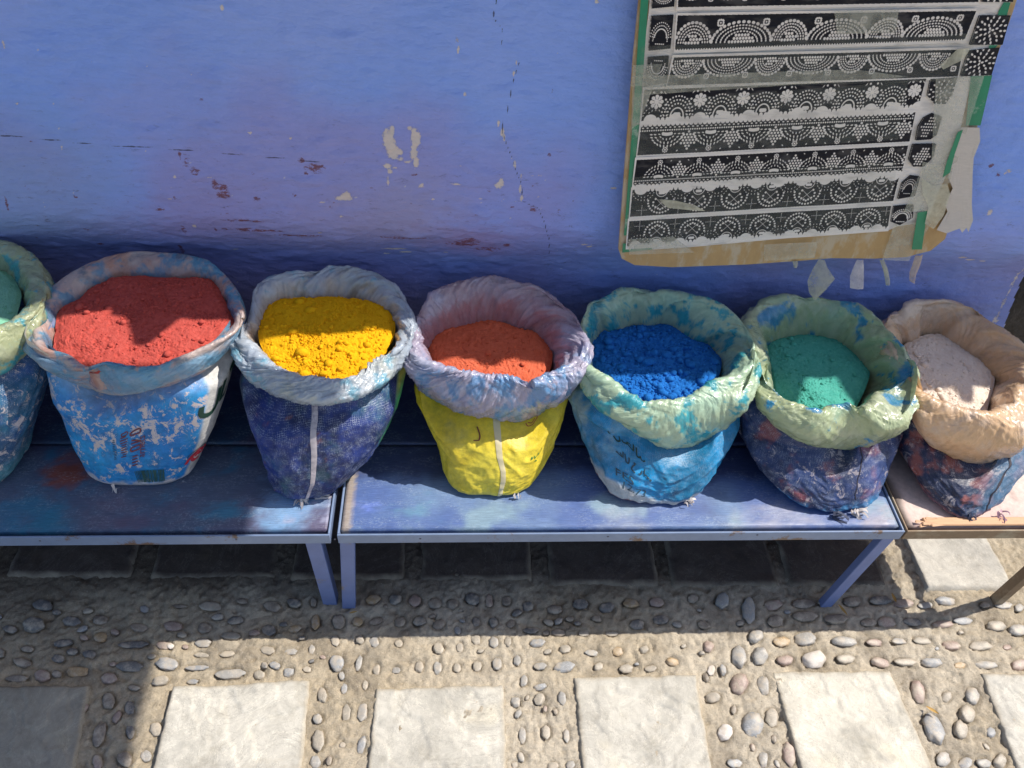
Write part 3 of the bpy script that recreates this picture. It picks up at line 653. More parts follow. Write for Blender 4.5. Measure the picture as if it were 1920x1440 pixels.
_P.inputs['Coat Weight'].default_value = .7; _P.inputs['Coat Roughness'].default_value = .13
_b.l(_b.bump(_b.noise(9, 4, .55, vec=_f), .5, .012), _P.inputs['Coat Normal'])
def powder_mat(name, c, c2):
    M, N, B = newmat(name); b = NB(N)
    g = b.n('ShaderNodeNewGeometry').outputs['Position']
    col = b.mix(b.ramp(b.noise(120, 7, .75, vec=g), [(.3, 0.), (.7, 1.)]), c, c2)
    b.l(col, B.inputs['Base Color']); B.inputs['Roughness'].default_value = 1; B.inputs['Specular IOR Level'].default_value = .05
    vo = b.n('ShaderNodeTexVoronoi', feature='SMOOTH_F1'); vo.inputs['Scale'].default_value = 330; b.l(g, vo.inputs['Vector'])
    n1 = b.bump(b.math('SUBTRACT', 1., vo.outputs['Distance']), .45, .0014); n1 = b.bump(b.noise(900, 3, .8, vec=g), .5, .0010, n1); b.l(n1, B.inputs['Normal'])
    return M
def periodic(ctrl, th):
    """closed spline through (angle, values...) control points"""
    ctrl = sorted(ctrl, key=lambda q: q[0]); a = np.array([q[0] for q in ctrl]); v = np.array([q[1:] for q in ctrl], float)
    a = np.concatenate([a-2*math.pi, a, a+2*math.pi]); v = np.vstack([v, v, v])
    i = np.clip(np.searchsorted(a, th, side='right')-1, 1, len(a)-3)
    t = ((th-a[i])/(a[i+1]-a[i]))[:, None]
    m0 = (v[i+1]-v[i-1])/(a[i+1]-a[i-1])[:, None]*(a[i+1]-a[i])[:, None]; m1 = (v[i+2]-v[i])/(a[i+2]-a[i])[:, None]*(a[i+1]-a[i])[:, None]
    return (2*t**3-3*t**2+1)*v[i]+(t**3-2*t**2+t)*m0+(-2*t**3+3*t**2)*v[i+1]+(t**3-t**2)*m1

def make_sack(d):
    zc, zp = d['zc'], d['zp']; nth = 640
    th = np.arange(nth)/nth*2*math.pi
    outer = [np.array(q, float) for q in d['outer']]; inner = [np.array(q, float) for q in d['inner']]
    # centre of the mouth
    pin = np.array([onz(*q, zc)[:2] for q in inner]); pout = np.array([onz(*q, zc)[:2] for q in outer])
    cen = np.array([(pin[:, 0].min()+pin[:, 0].max())/2, (pin[:, 1].min()+pin[:, 1].max())/2])
    def ang(p): return math.atan2(p[1]-cen[1], p[0]-cen[0]) % (2*math.pi)
    I0 = periodic([(ang(onz(*q, zc)), *onz(*q, zc)[:2]) for q in inner], th)       # inner edge seen at crest height
    cz = np.array([onz(*q, zc)[:2] for q in outer])
    O0 = periodic([(ang(p), *p) for p in cz], th)
    w = sst(-np.sin(th), -.10, .62)                      # 1 at the front, 0 at the back
    R = np.stack([np.cos(th), np.sin(th)], -1)
    # back: crest is the skyline of the roll; front: crest hides the powder's near edge
    # powder ring
    def lower(P2, z0, z1):                               # same line of sight from height z0 to z1
        return P2*((CAMZ-z1)/(CAMZ-z0))
    Ib = lower(I0, zc, zp); If = I0-R*-0.0
    Ipow = Ib*(1-w)[:, None]+(I0-R*.010)*w[:, None]
    thick = d.get('thick', .022)
    Cb = O0-R*thick*.28; Cf = I0+R*thick*.35
    C = Cb*(1-w)[:, None]+Cf*w[:, None]
    C3 = np.column_stack([C, np.full(nth, zc)+d.get('lump', .006)*fbm(np.column_stack([R*1.6, th*0]), 1, 3, d['seed'])])
    # hem: slides along the line of sight of the outer outline until it hangs under the roll
    zz_ = np.linspace(zc-.125, zc-.02, 60); tr_ = np.linalg.norm(C-cen, axis=1)+thick*.45
    cand = O0[:, None, :]*((CAMZ-zz_)/(CAMZ-zc))[None, :, None]
    cost = (np.linalg.norm(cand-cen, axis=2)-tr_[:, None])**2+.035*(zz_[None, :]-(zc-.065))**2
    zb_ = zz_[cost.argmin(1)]; ker = np.hanning(63)[1:-1]; ker /= ker.sum(); zb_ = np.convolve(np.concatenate([zb_[-30:], zb_, zb_[:30]]), ker, 'valid')
    Hf = np.column_stack([O0*((CAMZ-zb_)/(CAMZ-zc))[:, None], zb_])
    hl = d.get('hem', .07)
    Hb = np.column_stack([O0+R*.0, np.full(nth, zc-hl)])
    ws = sst(-np.sin(th), -.45, .05)[:, None]
    H = Hb*(1-ws)+Hf*ws
    Bz = (C3[:, 2]*.52+H[:, 2]*.48); Bx = ((C+H[:, :2])/2+R*thick*(.25+.55*w)[:, None])*ws+(O0+R*.004)*(1-ws)
    Bp = np.column_stack([Bx, Bz])
    Ip = np.column_stack([Ipow+R*.004, np.full(nth, zp-.045)])
    Im = np.column_stack([(Ipow*.45+C*.55)-R*.004*0, zp*.35+C3[:, 2]*.65-.004])
    top2 = np.column_stack([C*.45+Bx*.55, C3[:, 2]-.006-.004*w])
    tuck = np.column_stack([H[:, :2]-R*.010, H[:, 2]+.004]); tuck2 = np.column_stack([H[:, :2]-R*.014, H[:, 2]+.03])
    ctl = np.stack([Ip, Im, C3, top2, Bp, H, tuck, tuck2], 1)            # nth x 8 x 3
    # Catmull-Rom across the section
    ns = 72; s = np.linspace(0, 7-1e-6, ns); k = s.astype(int); t = (s-k)[None, :, None]
    g = lambda j: ctl[:, np.clip(j, 0, 7)]
    p0, p1, p2, p3 = g(k-1), g(k), g(k+1), g(k+2)
    sec = .5*((2*p1)+(-p0+p2)*t+(2*p0-5*p1+4*p2-p3)*t*t+(-p0+3*p1-3*p2+p3)*t**3)
    # creases
    dth = np.roll(sec, -1, 0)-np.roll(sec, 1, 0); ds = np.gradient(sec, axis=1); nrm = np.cross(dth, ds); nrm /= np.linalg.norm(nrm, axis=-1)[..., None]+1e-9
    TH, SS = np.meshgrid(th, s, indexing='ij'); sk_ = d.get('skew', .12)
    def crease(f, fs, seed, skew):
        a = TH+SS*skew+.25*fbm(np.stack([np.cos(TH), np.sin(TH), SS*.3], -1), 1.5, 2, seed)
        return perlin(np.stack([np.cos(a)*f/6.28, np.sin(a)*f/6.28, SS*fs+seed*3], -1))
    A_ = d.get('crease', 1.); fn = d.get('fine', 1.)
    disp = sst(crease(17, .12, 21+d['seed'], sk_*1.8), -.05, .35)*-.010*A_*sst(np.sin(TH), -.9, .3)+(.5-np.abs(crease(34, .30, 1+d['seed'], sk_)))*.0055*A_*fn+(.5-np.abs(crease(95, .40, 2+d['seed'], sk_*1.6)))*.0042*A_*fn+(.5-np.abs(crease(62, .25, 14+d['seed'], sk_*2.2)))*.0062*A_*fn+(.5-np.abs(crease(130, .5, 5+d['seed'], sk_*1.4)))*.0030*A_*fn+(.5-np.abs(crease(46, .9, 9+d['seed'], -sk_*1.5)))*.0032*A_+(.5-np.abs(crease(15, .22, 33+d['seed'], sk_*1.6)))*.011*(1-fn)*1.6+crease(10, .25, 3+d['seed'], sk_)*.0065*d.get('bulge', 1.)
    big = perlin(np.stack([np.cos(TH)*1.4, np.sin(TH)*1.4, SS*.1+d['seed']], -1))
    fade = sst(SS, 0, .6)*sst(7-SS, 0, 1.2)
    sec = sec+nrm*(-1)*((disp)*fade)[..., None]*np.where(np.ones_like(SS) > 0, 1, 1)[..., None]
    root = thing('sack', d['label'], 'sack', (cen[0], 1.03, ZB), group='open sacks of coloured pigment powder lined up on the benches')
    P3 = sec; colr = d['liner'](P3, TH, SS, d['seed'])
    dust = sst(1.6-SS+.9*fbm(P3, 22, 3, 8), 0, 1.2)*d.get('dust', .5)
    colr = mixc(colr, d['powder'][0], dust)
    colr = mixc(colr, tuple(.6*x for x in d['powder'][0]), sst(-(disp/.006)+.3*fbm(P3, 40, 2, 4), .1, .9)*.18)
    fa = TH+SS*.16+.12*fbm(np.stack([np.cos(TH), np.sin(TH), SS*.3], -1), 2.5, 2, 31+d['seed'])
    fold = np.stack([np.cos(fa)*.5+.5, np.sin(fa)*.5+.5, SS/14+.01*d['seed']], -1)
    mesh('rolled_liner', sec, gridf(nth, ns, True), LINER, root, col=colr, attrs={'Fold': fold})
    # powder
    nr = 150; rr = (np.linspace(0, 1, nr))**.8; nt2 = 440; th2 = np.arange(nt2)/nt2*2*math.pi
    ring = np.stack([np.interp(th2, th, Ipow[:, a], period=2*math.pi) for a in (0, 1)], -1)+np.stack([np.cos(th2), np.sin(th2)], -1)*(.010-.008*sst(-np.sin(th2), -.1, .5))[:, None]
    XY = cen+(ring-cen)[:, None, :]*rr[None, :, None]
    P = np.dstack([XY, np.full(XY.shape[:2], d['seed']*2.)])
    q = d.get('clump', 1.)
    gm = .35+.95*sst(fbm(P, 13, 3, 77), -.15, .3)
    z = zp+d.get('dome', .012)*(1-rr[None, :]**2)+fbm(P, 11, 3, 1)*.010+fbm(P, 55, 4, 2, .7)*.0045*q*gm-sst(fbm(P, 80, 2, 6), .15, .45)*.0030*q+fbm(P, 200, 3, 3, .8)*.0042*min(q, 1.2)*gm-.004*sst(rr[None, :], .9, 1)
    # tilt of the heap
    z = z+d.get('tilt', 0)*(XY[..., 1]-cen[1])
    pm = powder_mat(d['pname'], *d['powder'])
    pw = mesh('powder', np.dstack([XY, z]), gridf(nt2, nr, True), pm, root)
    # lumps of pigment on the surface
    rl = random.Random(d['seed']*7+1); LV = []; LF = []; base = 0
    bmx = bmesh.new(); bmesh.ops.create_icosphere(bmx, subdivisions=1, radius=1); iv = np.array([v.co[:] for v in bmx.verts]); fi = np.array([[v.index for v in f.verts] for f in bmx.faces]); bmx.free()
    for i in range(int(d.get('lumps', 260)*1.5)):
        a = rl.random()*2*math.pi; r = math.sqrt(rl.random())*.93
        ia = int(a/(2*math.pi)*nt2) % nt2; ir = int(np.searchsorted(rr, r)); ir = min(ir, nr-1)
        c = np.array([*XY[ia, ir], z[ia, ir]]); size = min(.010, .00085*d.get('lsize', 1.)/(rl.random()**.62+.055))
        vv = iv*(1+.35*fbm(iv+i*.7, 1.5, 2, 2)[:, None])*[size*rl.uniform(.8, 1.4), size*rl.uniform(.8, 1.3), size*.8]
        LV.append(vv+c+[0, 0, size*.1]); LF.append(fi+base); base += len(iv)
    for n_, ra, rb_ in d.get('big', ((5, .003, .006), (40, .0015, .003))):
        for i in range(n_):
            a = rl.random()*2*math.pi; r = math.sqrt(rl.random())*.90
            ia = int(a/(2*math.pi)*nt2) % nt2; ir = min(int(np.searchsorted(rr, r)), nr-1); size = rl.uniform(ra, rb_); k_ = rl.random()*50
            iv2 = ICO_V if size > .003 else iv; f2 = ICO_F if size > .003 else fi
            vv = iv2*(1+.30*fbm(iv2+k_, 1.1, 3, 2)[:, None]+.05*fbm(iv2+k_, 5, 2, 3)[:, None])*[size*rl.uniform(.9, 1.4), size*rl.uniform(.9, 1.3), size*.85]
            LV.append(vv+[*XY[ia, ir], z[ia, ir]+size*.42]); LF.append(f2+base); base += len(iv2)
    mesh('powder_lumps', np.vstack(LV), np.vstack(LF), pm, pw, kind='stuff', smooth=True)
    # body: woven bag from bench to under the roll
    bx0, bx1, byf, byb = d['base']; byb = byf+.145          # metres
    zt = H[:, 2].mean()+.02
    frontY = (H[:, 1]-R[:, 1]*.016).min(); backY = (H[:, 1]).max()-.014
    bc = np.array([(bx0+bx1)/2, (byf+byb)/2]); tc = np.array([H[:, 0].mean(), (frontY+backY)/2]); ztf = float(np.interp(1.5*math.pi, th, H[:, 2]))+.012
    def prof(px):                                     # silhouettes measured where the bag is widest
        out = []
        for q in px:
            dd = ray(*q); k_ = (tc[1]-bc[1])/(zt-ZB); y0 = bc[1]+k_*(CAMZ-ZB)
            t_ = y0/(dd[1]-k_*dd[2]); out.append((t_*dd[2]+CAMZ, t_*dd[0]))
        out.sort(); return np.array(out)
    PL, PR = prof(d['left']), prof(d['right'])
    inw = d.get('inw', .020)*ws[:, 0]+.0*(1-ws[:, 0]); zdn = .006*ws[:, 0]-.022*(1-ws[:, 0])
    nb = 90; tz = np.linspace(0, 1, nb)
    def body(thv, tv):
        """surface of the bag at angle thv and height tv"""
        thv = np.asarray(thv, float); tv = np.asarray(tv, float)
        ztop = np.interp(thv % (2*math.pi), th, H[:, 2]+zdn, period=2*math.pi)
        zz = ZB+.001+(ztop-ZB-.001)*tv
        xl = np.interp(zz, PL[:, 0], PL[:, 1]); xr = np.interp(zz, PR[:, 0], PR[:, 1])
        tt = np.clip((zz-ZB)/(zt-ZB), 0, 1.2)
        yf = byf+(frontY-byf)*np.clip((zz-ZB)/(ztf-ZB), 0, 1)-.022*d.get('belly', 1)*np.sin(math.pi*np.clip((zz-ZB)/(ztf-ZB), 0, 1))
        yb = byb+(backY-byb)*np.clip(tt, 0, 1)**.8
        cx, cy = (xl+xr)/2, (yf+yb)/2; ex = d.get('sq', 2.6)
        cth, sth = np.cos(thv), np.sin(thv)
        den = (np.abs(cth)**ex+np.abs(sth)**ex)**(1/ex)
        hx = (xr-xl)/2; hy = (yb-yf)/2
        X_, Y_ = cx+hx*cth/den, cy+hy*sth/den
        # top closes onto the inside of the roll
        hx_ = np.interp(thv % (2*math.pi), th, H[:, 0]-R[:, 0]*inw, period=2*math.pi); hy_ = np.interp(thv % (2*math.pi), th, H[:, 1]-R[:, 1]*inw, period=2*math.pi)
        b_ = sst(tv, d.get('bl', .72), .97); X_ = X_*(1-b_)+hx_*b_; Y_ = Y_*(1-b_)+hy_*b_
        # rounded foot
        foot = 1-.09*(1-sst(tv, 0, .06)); X_ = cx+(X_-cx)*foot; Y_ = cy+(Y_-cy)*foot
        Pn = np.stack([cth*2, sth*2, tv*1.5+0*thv+d['seed']], -1)
        cr = (.5-np.abs(perlin(Pn*[1.6, 1.6, 3.2])))*.010+(.5-np.abs(perlin(Pn*[3.5, 3.5, 6]+5)))*.0055+perlin(Pn*[1, 1, 1.2]+9)*.008+(.5-np.abs(perlin(Pn*[2.2, 2.2, 14]+2)))*.004*sst(-tv, -.5, -.05)
        cr = cr*.62*d.get('crumple', 1.)*sst(tv, 0, .08)
        X_ = X_+cth*cr; Y_ = Y_+sth*cr
        return np.stack([X_, Y_, zz], -1)
    TB, VB = np.meshgrid(th[::2], tz, indexing='ij')
    offL, offR = np.zeros(len(PL)), np.zeros(len(PR)); bL, bR = PL[:, 1].copy(), PR[:, 1].copy()
    tgL, tgR = sorted(d['left'], key=lambda q: -q[1]), sorted(d['right'], key=lambda q: -q[1])
    for it in range(14):                                # settle the girth until the outline agrees with the survey
        Q = (body(TB, VB).reshape(-1, 3)-[0, 0, CAMZ])@AX.T; qx = 960+F*Q[:, 0]/Q[:, 2]; qy = 720-F*Q[:, 1]/Q[:, 2]
        for tg, off, sg in ((tgL, offL, -1), (tgR, offR, 1)):
            for i, (tx, ty) in enumerate(tg):
                m_ = np.abs(qy-ty) < 5
                if m_.sum() < 4: continue
                e_ = (qx[m_].max() if sg > 0 else qx[m_].min())-tx; off[i] -= .45*e_/1000.
        for off, PP in ((offL, PL), (offR, PR)):
            n_ = len(off)-1; pf = np.polyfit(PP[:n_, 0], off[:n_], 1 if d.get('straight') else 2); off[:] = np.clip(np.polyval(pf, PP[:, 0]), -.07, .05)
        PL[:, 1] = bL+offL; PR[:, 1] = bR+offR
    BV = body(TB, VB); nb_ = len(th[::2])
    cb, wear = d['body'](BV, TB, VB, d['seed'])
    uv = np.stack([TB/(2*math.pi), VB], -1)
    V = np.vstack([BV.reshape(-1, 3), [[bc[0], bc[1], ZB+.001]]]); Fb = gridf(nb_, nb, True)
    Fl = [list(map(int, f)) for f in Fb]+[[int(((i+1) % nb_)*nb), int(i*nb), nb_*nb] for i in range(nb_)]
    C_ = np.vstack([cb.reshape(-1, 3), cb[0, 0][None]]); Wc = np.vstack([wear.reshape(-1, 3), wear[0, 0][None]]); uv = np.vstack([uv.reshape(-1, 2), [[.5, 0]]])
    mesh('woven_bag', V, Fl, WOVEN, root, col=C_, attrs={'Wear': Wc}, uv=uv)
    return root, body, th, H

RG = np.random.default_rng(1)
def blot(P, sc, seed, lo, hi): return sst(fbm(P, sc, 6, seed, .62), lo, hi)
def blotr(P, sc, seed, lo, hi): return sst(fbm(P, sc*1.35, 6, seed, .66), lo, hi)
def L_red(P, T, Sx, s):
    c = mixc((.62, .50, .46), (.64, .38, .30), blotr(P, 12, s, -.1, .3))
    c = mixc(c, (.10, .36, .56), blotr(P, 13, s+1, -.08, .18)*.95)
    c = mixc(c, (.12, .20, .28), blotr(P, 18, s+2, .1, .35)*.8)
    c = mixc(c, (.20, .47, .70), sst(Sx, 2.4, 3.2)*blotr(P, 10, s+6, -.35, .05)*.8)
    return mixc(c, (.70, .60, .48), sst(Sx, 4.5, 5.2)*blotr(P, 9, s+4, -.3, .1)*.9)
def L_yel(P, T, Sx, s):
    c = mixc((.50, .58, .68), (.58, .64, .70), blotr(P, 10, s, -.1, .3))
    c = mixc(c, (.50, .52, .42), blotr(P, 8, s+3, .0, .4)*.6)
    return mixc(c, (.15, .48, .66), blotr(P, 12, s+1, .12, .32)*.75)
def L_ora(P, T, Sx, s):
    c = mixc((.50, .46, .60), (.58, .60, .76), blotr(P, 10, s, -.1, .3))
    c = mixc(c, (.12, .36, .66), blotr(P, 15, s+1, .02, .28)*.8*sst(-np.sin(T), -.4, .5))
    c = mixc(c, (.10, .34, .66), blotr(P*[1, 1, .4], 20, s+9, .0, .22)*.75*sst(-np.sin(T), .2, .8)*sst(Sx, 1.5, 2.6))
    c = mixc(c, (.50, .30, .28), sst(np.sin(T), -.1, .8)*blotr(P, 9, s+2, -.4, .2)*.55)
    return c
def L_blu(P, T, Sx, s):
    c = mixc((.52, .66, .46), (.50, .70, .52), blotr(P, 10, s, -.1, .3))
    c = mixc(c, (.02, .40, .50), blotr(P, 14, s+1, .03, .18)*.92)
    return mixc(c, (.56, .62, .40), sst(Sx, 4.4, 5.6)*.7)
def L_grn(P, T, Sx, s):
    c = mixc((.50, .58, .34), (.58, .64, .44), blotr(P, 10, s, -.1, .3))
    c = mixc(c, (.02, .30, .58), blotr(P, 12, s+1, .14, .24)*.95)
    dth_ = lambda a: np.abs((T-a+math.pi) % (2*math.pi)-math.pi)
    for a_, sa, s0, ss_ in ((6.15, .30, 1.9, .9), (1.95, .42, 1.3, .6), (5.75, .16, 3.0, .8), (4.25, .16, 2.1, .35)):
        c = mixc(c, (.02, .27, .56), sst(1-np.hypot(dth_(a_)/sa, (Sx-s0)/ss_)+.9*fbm(P, 30, 5, 5, .65), .05, .45)*.93)
    return mixc(c, (.22, .50, .40), blotr(P, 8, s+5, .0, .4)*.4)
def L_wht(P, T, Sx, s):
    c = mixc((.84, .56, .32), (.84, .66, .50), blotr(P, 8, s, -.2, .3))
    return mixc(c, (.70, .56, .46), blotr(P, 14, s+1, .0, .4)*.6)
def L_g0(P, T, Sx, s):
    c = mixc((.46, .50, .28), (.50, .54, .36), blotr(P, 10, s, -.1, .3))
    return mixc(c, (.04, .44, .56), blotr(P, 14, s+1, .05, .22)*.9)
def W3(a, b=0.): return np.stack([a, b+0*a, 0*a], -1)
def side(T, a0, a1, e=.06):
    """angles a0..a1, in turns of the bag counted from its right side"""
    t = (T/(2*math.pi)) % 1; return sst(t, a0-e, a0+e)*sst(-t, -a1-e, -a1+e)
def B_red(P, T, V, s):
    c = mixc((.008, .20, .56), (.02, .32, .68), blot(P, 9, s, -.2, .3))
    c = mixc(c, (.02, .14, .36), blot(P, 14, s+3, .1, .35)*.6)
    fr = .85*sst(V, .35, .75)+.45
    right = np.maximum(sst((T/(2*math.pi)), .872, .882), sst(-(T/(2*math.pi)), -.15, -.10))
    c = mixc(c, (.58, .57, .55), right); c = mixc(c, (.36, .34, .34), right*sst(-V, -.3, -.05)*.5)
    c = mixc(c, (.62, .58, .58), sst(-V+.10*fbm(P, 30, 3, 5), -.10, -.05)*.9)
    c = mixc(c, (.62, .50, .42), sst(V, .78, .9)*.35*(1-right))
    return c, W3(.03+0*V, (1-right)*(.25+.75*sst(np.abs(V-.62), -1., -.05)*sst(-np.abs(V-.64), -.22, -.05)))
def B_yel(P, T, V, s):
    c = mixc((.008, .016, .07), (.014, .035, .20), blot(P, 9, s, -.2, .3))
    c = mixc(c, (.03, .13, .16), blot(P, 12, s+1, .0, .3)*.6)
    c = mixc(c, (.015, .045, .28), blot(P, 7, s+2, .0, .4)*.6)
    c = mixc(c, (.30, .10, .07), blot(P, 26, s+7, .28, .45)*.6)
    t = (T/(2*math.pi)); g = np.maximum(sst(t, .93, .95), sst(-t, -.2, -.15))
    c = mixc(c, (.05, .30, .09), g); c = mixc(c, (.60, .52, .10), g*sst(V, .75, .85))
    return c, W3(.62*(1-g)+.05, 0*V)
def B_ora(P, T, V, s):
    c = mixc((.74, .56, .03), (.80, .66, .06), blot(P, 8, s, -.2, .3))
    c = mixc(c, (.55, .46, .12), blot(P, 16, s+1, .1, .45)*.5)
    c = mixc(c, (.60, .54, .22), sst(-V, -.12, -.02)*.5)
    return c, W3(.06+0*V, 0*V)
def B_blu(P, T, V, s):
    c = mixc((.008, .17, .34), (.01, .28, .60), blot(P, 7, s, -.2, .3))
    lf = side(T, .42, .66, .04)
    c = mixc(c, (.34, .42, .36), lf*blot(P*[2, 2, .5], 12, s+2, -.2, .2)*sst(V, .3, .8)*.8)
    c = mixc(c, (.03, .10, .16), blot(P, 12, s+1, .1, .35)*.5)
    c = mixc(c, (.58, .56, .52), sst(-V+.06*fbm(P, 20, 3, 5)+.14*side(T, .50, .70, .08), -.17, -.10)*.85); c = mixc(c, (.42, .07, .06), np.clip(sst(-V-.12*(T/(2*math.pi)-.75)+.02*fbm(P, 25, 3, 6), -.06, -.045)+0*V, 0, 1)*side(T, .5, .72, .02))
    return c, W3(.4+0*V, 0*V)
def B_grn(P, T, V, s):
    c = mixc((.012, .022, .07), (.02, .045, .15), blot(P, 8, s, -.2, .3))
    c = mixc(c, (.24, .06, .06), blot(P, 16, s+1, .08, .32)*.75)
    c = mixc(c, (.08, .12, .36), sst(np.cos(T), .0, .8)*.6*blot(P, 12, s+4, -.3, .2))
    c = mixc(c, (.04, .24, .48), sst(-V, -.28, -.05)*blot(P, 14, s+5, -.1, .1)*.8)
    return c, W3(.38+0*V, .0*V+.12)
def B_wht(P, T, V, s):
    c = mixc((.012, .018, .055), (.02, .03, .09), blot(P, 8, s, -.2, .3))
    c = mixc(c, (.30, .08, .06), blot(P, 18, s+1, .02, .22)*.85)
    c = mixc(c, (.10, .22, .36), sst(np.cos(T+.4), .1, .8)*.7)
    c = mixc(c, (.50, .20, .22), sst(-V, -.15, -.03)*.6)
    return c, W3(.25+0*V, .1+.0*V)
def B_g0(P, T, V, s):
    c = mixc((.02, .08, .20), (.03, .16, .28), blot(P, 8, s, -.2, .3))
    c = mixc(c, (.03, .12, .42), blot(P, 9, s+1, .0, .3)*.8); c = mixc(c, (.08, .30, .32), sst(-V, -.3, -.05)*.7)
    return c, W3(.7+0*V, .22+0*V)

